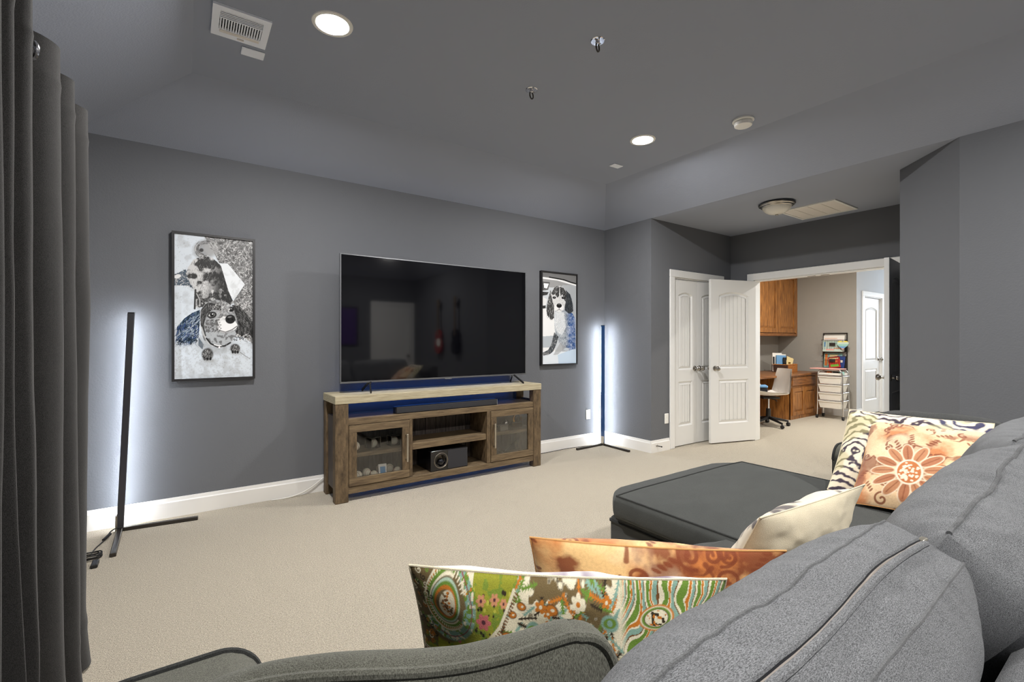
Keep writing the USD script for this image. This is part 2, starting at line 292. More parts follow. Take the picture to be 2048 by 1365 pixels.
# casings
def casing(name, a0, a1, z1, at, axis, sgn, label, mat='door_white', w=.085, t=.018, head=True, thru=.12):
    """door casing around an opening a0..a1 x 0..z1 on the wall face 'at'; axis x: the wall runs along x and faces sgn*y"""
    def b(A0, A1, Z0, Z1, D0, D1):
        d0, d1 = sorted((at + sgn * D0, at + sgn * D1))
        return bx(A0, A1, d0, d1, Z0, Z1, .004) if axis == 'x' else bx(d0, d1, A0, A1, Z0, Z1, .004)
    c = thing(name, label, 'door casing', kind='structure')
    obj('side_casing', b(a0 - w, a0, 0, z1, 0.0, t), mat, c); obj('side_casing', b(a1, a1 + w, 0, z1, 0.0, t), mat, c)
    obj('head_casing', b(a0 - w, a1 + w, z1, z1 + w, 0.0, t), mat, c)
    obj('jamb', cat_([b(a0, a0 + .012, 0, z1, -thru, .004), b(a1 - .012, a1, 0, z1, -thru, .004), b(a0, a1, z1 - .012, z1, -thru, .004)]), mat, c)
casing('trim_1', CX0, CX1, CZ, YA, 'x', -1, 'off-white casing round the closet doors')
casing('trim_2', EY0, EY1, EZ, XB, 'y', -1, 'off-white casing round the open double doorway')
casing('trim_3', HDX0, HDX1, 2.0, SYE, 'x', -1, 'bright white casing round the far hall door', 'hall_white')
obj('ball_catch', cat_([bx(XB + .03, XB + .055, 2.28, 2.36, EZ - .017, EZ - .011), bx(XB + .03, XB + .055, 2.42, 2.5, EZ - .017, EZ - .011)]), 'brushed', stage.GetPrimAtPath('/World/trim_2'))

def knob(mat='nickel'):                     # along -y from the door face at y = 0
    prof = [(0.0, 0), (.031, 0), (.031, .006), (.012, .012), (.010, .03), (.018, .036), (.027, .044), (.030, .054), (.026, .064), (.014, .071), (0, .073)]
    m = lathe(prof, 24); v = m.vertices; return trimesh.Trimesh(np.stack([v[:, 0], -v[:, 2], v[:, 1]], 1), m.faces, process=False)
def door(name, label, w, h, loc, rz, mat='door_white', knob_x=None, knob_z=.905, sides=(0,), hinge=None, nplanks=6, th=.036, knob_scale=1.0, face_mat=None):
    """two-panel arch-top plank door, local: hinge side x=0 .. w, front face y=0 facing -y, back at y=th"""
    t = thing(name, label, 'door', loc, rz, kind='structure')
    st = min(.115, w * .2)
    def arch(x0, x1, z0, z1, rise):
        cx, hw = (x0 + x1) / 2, (x1 - x0) / 2
        if not rise: return sbox(x0, z0, x1, z1)
        R = (hw * hw + rise * rise) / (2 * rise); a = math.asin(hw / R)
        return Polygon([(x0, z0), (x1, z0)] + [(cx + R * math.sin(b), z1 - R + R * math.cos(b)) for b in np.linspace(a, -a, 17)])
    up, lo = arch(st, w - st, .455 * h, .925 * h, .045 if w > .5 else .035), arch(st, w - st, .115 * h, .385 * h, 0)
    slab = sbox(0, 0, w, h).difference(up).difference(lo)
    obj('slab', prism(slab, 0, th, 'y'), mat, t, False)
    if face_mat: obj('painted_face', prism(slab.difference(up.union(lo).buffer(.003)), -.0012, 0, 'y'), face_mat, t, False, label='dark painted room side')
    for pn in (up, lo):
        p = obj('panel', prism(pn, .0148, th - .0148, 'y'), face_mat or mat, t, False)
        i1, i2 = pn.buffer(-.016), pn.buffer(-.042)
        m = []
        for g0, g1, d0, d1 in ((pn, i1, .0, .0145), (i1, i2, .0145, .004)):     # sloped moulding: two rings of quads
            a, b = np.array(g0.exterior.coords)[:-1], None
            ln = g1.exterior; L = [ln.interpolate(ln.project(Point(q))) for q in a]; b = np.array([(q.x, q.y) for q in L]); n = len(a)
            for y_of in (lambda d: d, lambda d: th - d):
                v = np.vstack([np.stack([a[:, 0], np.full(n, y_of(d0)), a[:, 1]], 1), np.stack([b[:, 0], np.full(n, y_of(d1)), b[:, 1]], 1)])
                m.append((v, np.array([(k, (k + 1) % n, n + (k + 1) % n, n + k) for k in range(n)])))
        obj('moulding', cat_(m), face_mat or mat, t, False)
        bx0, _, bx1, _ = i2.bounds; step = (bx1 - bx0) / nplanks
        for k in range(nplanks):
            s = i2.intersection(sbox(bx0 + k * step + .0024, -1, bx0 + (k + 1) * step - .0024, 3))
            if not s.is_empty: obj('plank', prism(s, .0075, th - .0075, 'y'), face_mat or mat, p, False)
    if knob_x is not None:
        for sd in sides:
            m = moved(knob(), np.eye(3) * knob_scale)
            v = m.vertices.copy(); f = m.faces
            if sd: v[:, 1] = th - v[:, 1]; f = f[:, ::-1]
            obj('door_knob', trimesh.Trimesh(v + [knob_x, 0, knob_z], f, process=False), 'nickel', t, label='satin nickel round knob')
    for z in (hinge or []):
        obj('hinge', cat_([bx(-.012, -.002, -.012, .002, z - .045, z + .045, .002)]), mat if mat != 'dark_paint' else 'nickel', t)
    return t
lw = (CX1 - CX0 - .03) / 2
door('door_1', 'white arched plank closet door, the left one, hinged beside the corner', lw, 1.965, (CX0 + .0145, YA + .012, .012), 0, knob_x=lw - .045, hinge=(.25, 1.0, 1.72), nplanks=4)
door('door_2', 'white arched plank closet door half hidden behind the open door leaf', lw, 1.965, (CX0 + .0165 + lw, YA + .012, .012), -.06, knob_x=.045, nplanks=4)
# leaf hung on the left jamb, swung into the room; its front (-y) face is towards us
a3 = math.atan2(3.275 - 3.085, 5.21 - 5.866)
ux = np.array([math.cos(a3), math.sin(a3)])
door('door_3', 'open white arched plank door leaf standing in front of the closet', .69, 1.985, (5.866 + ux[0] * .69, 3.085 + ux[1] * .69, .014), a3 + math.pi, knob_x=.06, sides=(0, 1))
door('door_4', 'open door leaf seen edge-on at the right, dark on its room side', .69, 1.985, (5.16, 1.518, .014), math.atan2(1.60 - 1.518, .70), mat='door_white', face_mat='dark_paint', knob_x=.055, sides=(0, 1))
door('door_5', 'bright white arched plank door in the hall beyond the study', HDX1 - HDX0 - .03, 1.965, (HDX0 + .015, SYE + .02, .014), 0, mat='hall_white', knob_x=HDX1 - HDX0 - .09, hinge=(.3, 1.1, 1.75), knob_z=.92)
# ================================================================ CEILING FIXTURES
def recessed(x, y, z, label, glow='can_glow', r=.078, group='recessed ceiling lights'):
    t = thing('recessed_light', label, 'ceiling light', (x, y, z), group=group)
    obj('trim_ring', lathe([(r, 0), (r + .004, -.006), (r + .022, -.005), (r + .024, 0)], 40), 'white_plastic', t)
    obj('lens', lathe([(0, -.004), (r * .9, -.004), (r, -.002), (r + .002, 0)], 40), glow, t, label='glowing white lens')
    return t
recessed(.626, 2.536, HF, 'lit recessed ceiling light next to the air vent', group=None)
recessed(3.075, 2.546, HF, 'lit recessed ceiling light near the smoke detector', group=None)
recessed(.626, -.62, HF, 'lit recessed ceiling light behind the camera, over the curtain side', group=None)
recessed(3.075, -.62, HF, 'lit recessed ceiling light behind the camera, over the guitar wall', group=None)
recessed(7.15, 2.75, HC, 'added unseen study ceiling light in front of the wooden cabinets', 'study_fill_glow', group=None)  # unseen cans added to light the study, this one and the next
recessed(7.15, 1.2, HC, 'added unseen study ceiling light right of the doorway', 'study_fill_glow', group=None)

# air vent: local u along x, v along -y
v = thing('air_vent', 'white ceiling air vent with two banks of louvres', 'air vent', (.236, 2.825, HF))
fr = sbox(-.129, -.135, .129, .135).difference(sbox(-.096, -.1, .096, .062))
obj('vent_frame', prism(fr, -.012, 0, 'z'), 'vent_white', v)
obj('duct_backing', bx(-.1, .1, -.104, .066, -.001, 0), 'navy_dark', v)
for k in range(16):
    x = -.09 + k * .18 / 15
    obj('louvre', bx(x - .0032, x + .0032, -.038, .06, -.012, -.003), 'vent_white', v)
obj('louvre', bx(-.095, .095, -.044, -.036, -.0125, -.002), 'vent_white', v)
for k in range(4): obj('louvre', bx(-.096, .096, -.096 + k * .0135, -.091 + k * .0135, -.011, -.003), 'vent_white', v)
obj('damper_bar', bx(-.092, .092, .068, .09, -.016, -.011, .002), 'beige_plastic', v, label='beige damper bar')
obj('lever', bx(-.01, .022, .104, .108, -.02, -.011), 'beige_plastic', v)
# small cover plates
t = thing('cover_plate', 'white rectangular cover plate on the ceiling beside the air vent', 'cover plate', (.314, 3.05, HF)); obj('plate', bx(-.058, .058, -.04, .04, -.008, 0, .003), 'vent_white', t)
t = thing('cover_plate', 'small white square cover plate on the ceiling near the tray corner', 'cover plate', (3.32, 3.06, HF)); obj('plate', bx(-.058, .058, -.036, .036, -.008, 0, .003), 'vent_white', t)
# eye hooks
def hook(x, y, label):
    t = thing('ceiling_hook', label, 'hook', (x, y, HF), math.radians(20))
    obj('base_plate', cat_([lathe([(0, -.004), (.036, -.004), (.04, -.001), (.04, 0)], 28)]), 'chrome', t)
    obj('screw', lathe([(0, -.008), (.005, -.007), (.007, -.004)], 10, (.025, 0, 0)), 'nickel', t); obj('screw', lathe([(0, -.008), (.005, -.007), (.007, -.004)], 10, (-.025, 0, 0)), 'nickel', t)
    obj('boss', lathe([(.012, -.004), (.011, -.014), (.006, -.018), (0, -.018)], 16), 'chrome', t)
    a = np.linspace(-.2, 2 * np.pi - .9, 30); obj('hook_ring', tube(np.stack([.02 * np.sin(a), 0 * a, -.036 + .022 * np.cos(a)], 1), .0042, 8), 'dark_metal', t)
hook(1.857, 1.847, 'chrome ceiling hook, the nearer and larger of the two')
hook(1.863, 2.456, 'chrome ceiling hook, the farther and smaller of the two')
# smoke detector
t = thing('smoke_detector', 'round white smoke detector on the ceiling', 'smoke detector', (3.41, 1.887, HF))
obj('mounting_base', lathe([(.073, 0), (.075, -.012), (.068, -.016), (0, -.016)], 40), 'white_plastic', t)
obj('body', lathe([(.058, -.016), (.06, -.022), (.064, -.026), (.06, -.046), (.05, -.052), (0, -.053)], 40), 'white_plastic', t)
# flush-mount dome light in the alcove
t = thing('dome_light', 'flush mount ceiling light with frosted glass bowl and nickel rim', 'ceiling light', (4.81, 2.32, HC))
obj('rim', lathe([(0, 0), (.135, 0), (.19, -.012), (.2, -.022), (.192, -.034), (.178, -.04), (.172, -.05), (.16, -.056), (.15, -.05)], 48).apply_scale(.82), 'nickel', t)
obj('glass_bowl', lathe([(.158, -.05), (.15, -.075), (.128, -.1), (.095, -.122), (.05, -.136), (0, -.14)], 48).apply_scale(.82), 'frosted_glass', t)
obj('finial', lathe([(.012, -.136), (.016, -.143), (.01, -.152), (0, -.156)], 16).apply_scale(.82), 'nickel', t)
# return air panels beside it
t = thing('return_grille', 'white ceiling panel of four sections beside the dome light', 'ceiling panel', (0, 0, 0))
PX0, PX1, PY0, PY1 = 5.13, 5.68, 1.93, 2.46
obj('frame', prism(sbox(PX0, PY0, PX1, PY1).difference(sbox(PX0 + .02, PY0 + .02, PX1 - .02, PY1 - .02)), HC - .012, HC, 'z'), 'white_plastic', t)
for k in range(4):
    s = (PY1 - PY0 - .04) / 4; obj('panel', bx(PX0 + .021, PX1 - .021, PY0 + .021 + k * s, PY0 + .018 + (k + 1) * s, HC - .009, HC, .002), 'beige_plastic', t)

# ================================================================ CURTAIN
crod_x, crod_z = -.365, 2.085
t = thing('curtain_rod', 'thin chrome curtain rod running through the curtain eyelets', 'curtain rod')
obj('rod', tube([(crod_x, .35, crod_z), (crod_x, 2.59, crod_z)], .011, 14), 'chrome', t)
obj('finial', moved(trimesh.creation.icosphere(2, .02), at=(crod_x, 2.6, crod_z)), 'chrome', t)
for y in (.5, 2.56): obj('bracket', cat_([bx(XL, XL + .012, y - .02, y + .02, crod_z - .05, crod_z + .05, .003), tube([(XL + .01, y, crod_z - .02), (crod_x, y, crod_z - .016)], .006, 8)]), 'chrome', t)
t = thing('curtain', 'long charcoal eyelet curtain hanging at the left edge', 'curtain')
peaks = np.array([.6, .88, 1.15, 1.38, 1.52, 1.67, 1.97, 2.19, 2.44])
ys = np.concatenate([[.5], *[np.linspace(a, b, 25)[:-1] for a, b in zip(peaks[:-1], peaks[1:])], np.linspace(2.44, 2.47, 4)])
ph = np.interp(ys, np.concatenate([[.5], peaks, [2.50]]), np.concatenate([[-.5], np.arange(len(peaks)), [len(peaks) - .86]]))
zs = np.concatenate([np.linspace(2.145, 2.03, 8), np.linspace(2.0, .22, 60), np.linspace(.20, .012, 12)])
Y, Z = np.meshgrid(ys, zs, indexing='ij'); P = np.repeat(ph[:, None], len(zs), 1)
h = 1 - Z / 2.145
amp = .046 * (1 + .45 * meshkit.noise(np.stack([P * .9, Z * .6, 0 * Z], -1), 3) - .2) * (1 + .25 * h)
cw = np.cos(2 * np.pi * P); sharp = np.sign(cw) * np.abs(cw) ** .75
X = crod_x + amp * sharp + .012 * (meshkit.fbm(np.stack([P * 2, Z * 2.2, 0 * Z], -1), 3, 5) - .5) * np.minimum(h * 3, 1)
fl = np.clip((.24 - Z) / .24, 0, 1); X += .012 * fl ** 1.5 * (.4 + sharp) ; Y2 = Y + .016 * np.sin(P * 7 + Z * 1.3) * h - .03 * h * np.clip((Y - 1.9) / .5, 0, 1)
X += .010 * np.exp(-((Z - .20 - .03 * np.sin(P * 3)) / .02) ** 2) * fl.clip(.2)
X += .004 * np.exp(-((Z - 2.035) / .008) ** 2)
V = np.stack([X, Y2, Z], -1); n0, n1 = V.shape[:2]
back = V - np.array([.004, 0, 0]); f = grid_faces(n0, n1, True)
edge = []
obj('cloth', (np.vstack([V.reshape(-1, 3), back.reshape(-1, 3)]), np.vstack([f, f[:, ::-1] + n0 * n1])), 'curtain_cloth', t, True)
zero = np.arange(.25, len(peaks) - 1, .5)
for p in zero:
    y = float(np.interp(p, ph, ys)); m = lathe([(.021, -.004), (.03, -.004), (.032, 0), (.03, .004), (.021, .004), (.019, 0), (.021, -.004)], 24)
    s = -1 if (p % 1) < .5 else 1
    m = moved(m, [[1, 0, 0], [0, 0, -1], [0, 1, 0]]); m = spun(m, -52 * s, (crod_x, y, crod_z)); obj('eyelet', m, 'chrome', t, label='chrome eyelet ring')

# ================================================================ CORNER FLOOR LAMPS
def corner_lamp(name_label, base, d1, d2, tilt, mat, glow_dir, axes=(0, 1)):
    t = thing('corner_lamp', name_label, 'floor lamp', (base[0], base[1], 0))
    a = tilt
    pole = bx(-.018, .018, -.016, .016, .0, 1.435, .003); v = pole.vertices.copy(); v[:, 0] += a * v[:, 2]
    obj('pole', trimesh.Trimesh(v, pole.faces, process=False), mat, t)
    g = np.array(glow_dir) / np.linalg.norm(glow_dir)
    for ax in axes:
        s = np.sign(glow_dir[ax])
        th = np.linspace(-np.pi / 2, np.pi / 2, 9); hr = Polygon(np.stack([.0165 + .010 * np.cos(th), .0105 * np.sin(th)], 1) if ax == 0 else np.stack([-.0105 * np.sin(th), .0165 + .010 * np.cos(th)], 1)); m = prism(hr, .03, 1.425, 'z')
        v = m.vertices.copy(); v[:, ax] *= s; f = m.faces if s > 0 else m.faces[:, ::-1]
        v[:, 0] += a * v[:, 2]; obj('light_strip', trimesh.Trimesh(v, f, process=False), 'lamp_glow', t, label='glowing strip facing the corner')
    for d in (d1, d2):
        L = np.linalg.norm(d); m = bx(.0, L, -.014, .014, 0, .024, .003); m = spun(m, math.degrees(math.atan2(d[1], d[0]))); obj('leg', m, 'dark_metal', t)
    m = bx(-.022, -.012, -.03, .01, .01, .11, .002); obj('bracket', m, 'brushed', t)
    obj('end_cap', bx(-.017 + a * 1.437, .017 + a * 1.437, -.017, .017, 1.434, 1.44), 'black_plastic', t)
    return t
corner_lamp('slim dark corner floor lamp leaning beside the curtain', (-.356, 4.0), (.425, -.05), (.01, -.46), .04, 'pole_grey', (-1, 1), (1,))
corner_lamp('slim corner floor lamp with blue glow painted on its dark pole, right of the television', (4.108, 4.0), (-.44, -.02), (-.02, -.43), .001, 'pole_blue_spill', (1, 1))
# cord of the left lamp with its plug and coil
t = thing('power_cord', 'black power cord with a coiled end beside the curtain', 'power cord')
obj('wire', tube(smoothpath([(-.345, 3.97, .035), (-.40, 3.90, .03), (-.415, 3.84, .014), (-.44, 3.76, .006), (-.45, 3.70, .006), (-.455, 3.62, .006)], 40), .0035, 8), 'cord_black', t)
obj('inline_adapter', tube([(-.395, 3.895, .026), (-.42, 3.835, .014)], .009, 10), 'black_plastic', t)
a = np.linspace(0, 2 * np.pi * 4, 160); rng = np.random.default_rng(4)
obj('coil', tube(np.stack([-.445 + (.04 + .008 * np.sin(a * .37)) * np.cos(a), 3.585 + (.05 + .008 * np.cos(a * .41)) * np.sin(a), .006 + .022 * a / a.max() + .003 * np.sin(3 * a)], 1), .0035, 7), 'cord_black', t)
obj('plug', bx(-.43, -.40, 3.42, 3.50, .0, .022, .004), 'black_plastic', t)
t = thing('power_cord', 'white cord lying along the baseboard left of the wooden console', 'power cord')
obj('wire', tube(smoothpath([(.955, 4.088, .125), (.92, 4.086, .105), (.85, 4.084, .06), (.76, 4.082, .02), (.68, 4.08, .006), (.55, 4.082, .005)], 40), .005, 8), 'cord_white', t)
t = thing('power_cord', 'thin grey cord running to the right corner lamp', 'power cord')
obj('wire', tube(smoothpath([(4.07, 3.985, .03), (3.95, 4.03, .012), (3.7, 4.07, .01), (3.45, 4.075, .008), (3.1, 4.08, .006)], 40), .003, 6), 'cord_black', t)
# outlets and door stop
def outlet(loc, rz, label):
    t = thing('wall_outlet', label, 'outlet', loc, rz)
    obj('plate', bx(-.036, .036, -.007, 0, -.058, .058, .003), 'white_plastic', t)
    for z in (-.02, .02): obj('receptacle', rbox(-.017, .017, -.009, -.002, z - .014, z + .014, .003, 8), 'white_plastic', t)
outlet((3.98, YW, .365), 0, 'white wall outlet between the right picture and the right corner lamp')
outlet((4.527, YA, .36), 0, 'white wall outlet at the left of the closet casing')
t = thing('door_stop', 'small spring door stop on the baseboard corner', 'door stop', (4.335, YA - .016, .075))
obj('base', bx(-.01, .01, -.008, 0, -.01, .01, .003), 'nickel', t)
a = np.linspace(0, 2 * np.pi * 9, 120); obj('spring', tube(np.stack([.005 * np.cos(a), -.008 - .055 * a / a.max(), .005 * np.sin(a)], 1), .0014, 5), 'dark_metal', t)
obj('tip', bx(-.007, .007, -.075, -.062, -.007, .007, .003), 'black_plastic', t)
# ================================================================ MEDIA CONSOLE
t = con = thing('media_console', 'weathered wood media console with pale plank top and glass doors', 'media console', (0, 0, 0))
KX0, KX1, KY0, KY1 = .93, 2.93, 3.70, 4.07
def rough(m, amp=.0012, seed=1):
    v = m.vertices.copy(); return m
obj('plank_top', bx(KX0, KX1, KY0 - .004, KY1, .763, .825, .004), 'wood_top', t, label='pale whitewashed plank top')
for x0, x1 in ((KX0 + .003, KX0 + .103), (KX1 - .097, KX1 - .003)):
    for y0, y1 in ((KY0, KY0 + .075), (KY1 - .075, KY1 - .005)):
        obj('post', bx(x0, x1, y0, y1, 0, .763, .004), 'wood_z', t)
for x0, x1 in ((KX0 + .02, KX0 + .04), (KX1 - .04, KX1 - .02)):
    obj('side_panel', bx(x0, x1, KY0 + .075, KY1 - .08, .085, .66, .002), 'wood_dark', t)
obj('upper_deck', bx(KX0 + .04, KX1 - .04, KY0 + .03, KY1 - .01, .62, .645, .002), 'wood_x', t)
obj('top_rail', bx(KX0 + .103, KX1 - .097, KY0 + .008, KY0 + .032, .595, .645, .002), 'wood_x', t)
obj('bottom_rail', bx(KX0 + .103, KX1 - .097, KY0 + .008, KY0 + .032, .06, .112, .002), 'wood_x', t)
obj('bottom_deck', bx(KX0 + .04, KX1 - .04, KY0 + .02, KY1 - .01, .095, .115, .002), 'wood_x', t)
obj('back_panel', bx(KX0 + .04, KX1 - .04, KY1 - .03, KY1 - .018, .115, .62), 'wood_dark', t)
for k in range(18):
    x0 = KX0 + .05 + k * (KX1 - KX0 - .1) / 18
    obj('back_plank', bx(x0, x0 + (KX1 - KX0 - .1) / 18 - .003, KY1 - .038, KY1 - .0302, .116, .62, .002), 'wood_dark', t)
for x0, x1 in ((1.535, 1.562), (2.296, 2.334)):
    obj('divider', bx(x0, x1, KY0 + .008, KY1 - .04, .115, .595, .002), 'wood_z', t)
obj('shelf', bx(1.562, 2.296, KY0 + .02, KY1 - .04, .333, .386, .003), 'wood_x', t)
obj('shelf', bx(KX0 + .045, 1.535, KY0 + .06, KY1 - .04, .325, .36, .003), 'wood_x', t)
obj('shelf', bx(2.334, KX1 - .045, KY0 + .06, KY1 - .04, .345, .38, .003), 'wood_x', t)
def cab_door(x0, x1, hx):
    fr = sbox(x0, .117, x1, .592).difference(sbox(x0 + .062, .185, x1 - .062, .535))
    d = obj('door', bx(x0, x1, KY0 + .002, KY0 + .024, .117, .18, .002), 'wood_x', con)
    obj('rail', bx(x0, x1, KY0 + .002, KY0 + .024, .535, .592, .002), 'wood_x', d)
    obj('stile', bx(x0, x0 + .062, KY0 + .002, KY0 + .024, .18, .535, .002), 'wood_z', d); obj('stile', bx(x1 - .062, x1, KY0 + .002, KY0 + .024, .18, .535, .002), 'wood_z', d)
    obj('glass', bx(x0 + .06, x1 - .06, KY0 + .012, KY0 + .015, .178, .537), 'pane', d)
    obj('handle', cat_([bx(hx - .008, hx + .008, KY0 - .03, KY0 - .022, .25, .48, .002), bx(hx - .006, hx + .006, KY0 - .024, KY0 + .003, .26, .272), bx(hx - .006, hx + .006, KY0 - .024, KY0 + .003, .458, .47)]), 'brushed', d, label='brushed metal bar handle')
cab_door(1.036, 1.533, 1.504); cab_door(2.336, 2.831, 2.366)
# blue LED strip behind the console and television
t = thing('led_light_strip', 'blue light strip glowing behind the console and television', 'light strip')
obj('strip', bx(1.045, 2.82, 4.055, 4.069, .752, .762), 'blue_glow', t)
obj('strip', bx(1.1, 2.8, 4.0, 4.012, .085, .0945), 'blue_glow', t)
obj('strip', bx(1.1, 2.8, 3.955, 3.963, .925, .937), 'blue_glow', t)
# ================================================================ TELEVISION
t = thing('television', 'large flat black television standing on the wooden console', 'television')
TX0, TX1, TZ0, TZ1, TY = 1.018, 2.872, .905, 1.958, 3.885
obj('screen', bx(TX0 + .008, TX1 - .008, TY, TY + .004, TZ0 + .016, TZ1 - .008), 'tv_screen', t, False)
obj('bezel', prism(sbox(TX0, TZ0, TX1, TZ1).difference(sbox(TX0 + .007, TZ0 + .015, TX1 - .007, TZ1 - .007)), TY - .003, TY + .03, 'y'), 'tv_edge', t, False, label='thin silver edge')
obj('lower_strip', bx(TX0 + .007, TX1 - .007, TY - .001, TY + .01, TZ0 + .003, TZ0 + .0155), 'gloss_black', t)
obj('back_shell', rbox(TX0 + .02, TX1 - .02, TY + .004, TY + .05, TZ0 + .01, TZ1 - .02, .01), 'black_plastic', t)
obj('sensor_block', bx(1.95, 2.02, TY - .006, TY + .01, TZ0 - .006, TZ0 + .002, .002), 'tv_edge', t)
for fx, s in ((1.23, -1), (2.76, 1)):
    for yy in (-.13, .10):
        pts = np.array([(fx - s * .05 + 0 * yy, TY + .02, .925), (fx - s * .02, TY + .02 + yy * .35, .885), (fx, TY + .015 + yy, .833)])
        m = [m3.Manifold.hull_points(np.vstack([p + np.array(o) for p in (a, b) for o in ((-.006, 0, -.008), (.006, 0, -.008), (-.006, 0, .008), (.006, 0, .008))])) for a, b in zip(pts[:-1], pts[1:])]
        obj('foot', cat_(m), 'black_plastic', t)
# ================================================================ SOUNDBAR AND SUBWOOFER
t = thing('soundbar', 'long black soundbar on the upper deck of the console', 'soundbar')
obj('body', rbox(1.425, 2.428, 3.735, 3.80, .645, .703, .006), 'black_plastic', t)
obj('grille', rbox(1.432, 2.415, 3.728, 3.745, .648, .700, .004), 'speaker_cloth', t)
obj('end_badge', bx(2.416, 2.424, 3.7275, 3.74, .65, .698), 'tv_edge', t)
t = thing('subwoofer', 'black box subwoofer with a round port inside the console', 'speaker')
SX0, SX1, SY0, SZ0, SZ1 = 1.735, 2.10, 3.725, .115, .293
body = tri(m3.Manifold.hull_points(rbox(SX0, SX1, SY0, 4.02, SZ0, SZ1, .005).vertices) - m3.Manifold.cylinder(.12, .05, .05, 40).rotate((90, 0, 0)).translate((1.832, SY0 + .06, .204)))
obj('cabinet', body, 'gloss_black', t)
obj('front_cloth', prism(sbox(1.90, SZ0 + .008, SX1 - .006, SZ1 - .008), SY0 - .002, SY0 + .001, 'y'), 'speaker_cloth', t)
prof = [(.066, 0), (.068, -.004), (.064, -.006), (.056, .004), (.044, .03), (.04, .058), (0, .058)]
obj('port', moved(lathe([(a, -b) for a, b in prof], 40), [[1, 0, 0], [0, 0, 1], [0, -1, 0]], (1.832, SY0, .204)), 'port_grey', t, label='grey flared port ring')
obj('port_cone', moved(trimesh.creation.icosphere(3, .034), at=(1.842, SY0 + .03, .182)), 'gloss_black', t)
# ================================================================ THINGS IN THE GLASS CABINETS
def baseball(x, y, z, label, rot=0, group=None):
    t = thing('baseball', label, 'baseball', (x, y, z + .037), rot, group=group)
    obj('ball', trimesh.creation.icosphere(3, .037), 'baseball', t, True)
    a = np.linspace(0, 2 * np.pi, 60, endpoint=False); s = np.stack([np.cos(a) * .8 + .2 * np.cos(3 * a), np.sin(a) * .8 - .2 * np.sin(3 * a), .75 * np.sin(2 * a)], 1)
    s = s / np.linalg.norm(s, axis=1)[:, None] * .0372
    obj('stitching', tube(s, .0011, 5, True), 'red_thread', t, label='red stitching')
def case(x, y, z, s, label, rz=0):
    t = thing('display_case', label, 'display case', (x, y, z), rz)
    h = s / 2; w = .003
    obj('walls', cat_([bx(-h, h, -h, -h + w, .004, s), bx(-h, h, h - w, h, .004, s), bx(-h, -h + w, -h, h, .004, s), bx(h - w, h, -h, h, .004, s), bx(-h, h, -h, h, s, s + w)]), 'pane', t)
    obj('base', bx(-h, h, -h, h, 0, .004), 'clear_solid', t)
    e = [bx(sx * h - .0012, sx * h + .0012, sy * h - .0012, sy * h + .0012, .004, s + w) for sx in (-1, 1) for sy in (-1, 1)] + [bx(-h, h, sy * h - .0012, sy * h + .0012, s, s + w) for sy in (-1, 1)] + [bx(sx * h - .0012, sx * h + .0012, -h, h, s, s + w) for sx in (-1, 1)]
    obj('edges', cat_(e), 'silver_dish', t)
U, Lo = .36, .115
baseball(1.125, 3.845, U, 'baseball without a case at the left of the upper cabinet shelf', .4)
case(1.278, 3.87, U, .088, 'clear cube case in the middle of the upper cabinet shelf', .3); baseball(1.278, 3.87, U + .004, 'baseball inside the middle clear cube of the upper shelf', 1.2)
case(1.455, 3.86, U, .084, 'clear cube case at the right of the upper cabinet shelf', .1); baseball(1.455, 3.86, U + .004, 'brownish baseball inside the right clear cube of the upper shelf', 2.2)
baseball(1.15, 3.86, Lo, 'leftmost baseball on the cabinet floor', .2)
baseball(1.235, 3.90, Lo, 'baseball behind the front ball, left of the trading card', 1.0)
baseball(1.262, 3.80, Lo, 'front baseball just left of the trading card', 2.0)
baseball(1.44, 3.93, Lo, 'rear left baseball of the group right of the card', .7)
baseball(1.465, 3.80, Lo, 'large front baseball right of the trading card', 1.7)
baseball(1.372, 3.955, Lo, 'rearmost baseball peeking out behind the trading card', .1)
t = thing('ring_box', 'small clear box lying before the leftmost baseballs', 'display box', (1.165, 3.79, Lo), .2)
obj('lid', bx(-.042, .042, -.03, .03, .022, .042, .002), 'pane', t); obj('base', bx(-.042, .042, -.03, .03, 0, .022, .002), 'silver_dish', t)
t = thing('trading_card', 'white trading card propped upright on the cabinet floor', 'card', (1.36, 3.86, Lo), -.12)
m = bx(-.034, .034, -.004, .004, 0, .095, .001); v = m.vertices.copy(); v[:, 1] += .25 * v[:, 2]; obj('card', trimesh.Trimesh(v, m.faces, process=False), 'paper_white', t)
m = bx(-.02, .022, -.006, -.0035, .02, .075); v = m.vertices.copy(); v[:, 1] += .25 * v[:, 2]; obj('picture', trimesh.Trimesh(v, m.faces, process=False), 'paper_blue', t)
m = bx(-.034, .034, .02, .03, 0, .06, .001); obj('easel', m, 'black_plastic', t)
R1 = .38
t = thing('platter', 'oval silver platter standing on edge in the right cabinet', 'platter', (2.62, 3.955, R1))
pl = lathe([(0, 0), (.08, 0), (.10, .008), (.135, .014), (.14, .018), (.10, .013), (0, .006)], 40); pl = moved(pl, [[1, 0, 0], [0, .16, .6], [0, -.9, .25]], (0, .01, .088)); obj('dish', pl, 'silver_dish', t); obj('stand', bx(-.05, .05, -.025, .04, 0, .008, .002), 'black_plastic', t)
t = thing('round_ornament', 'round pewter ornament before the silver platter', 'ornament', (2.61, 3.87, R1))
obj('ball', moved(trimesh.creation.icosphere(3, .038), at=(0, 0, .052)), 'nickel', t, True); obj('foot', lathe([(0, 0), (.026, 0), (.028, .008), (.012, .016), (.012, .02)], 24), 'nickel', t)
t = thing('trinket_box', 'small pale box on the right cabinet shelf', 'box', (2.54, 3.81, R1), .15); obj('box', bx(-.05, .05, -.025, .025, 0, .045, .003), 'silver_dish', t); obj('lid', bx(-.052, .052, -.027, .027, .045, .056, .003), 'brushed', t)
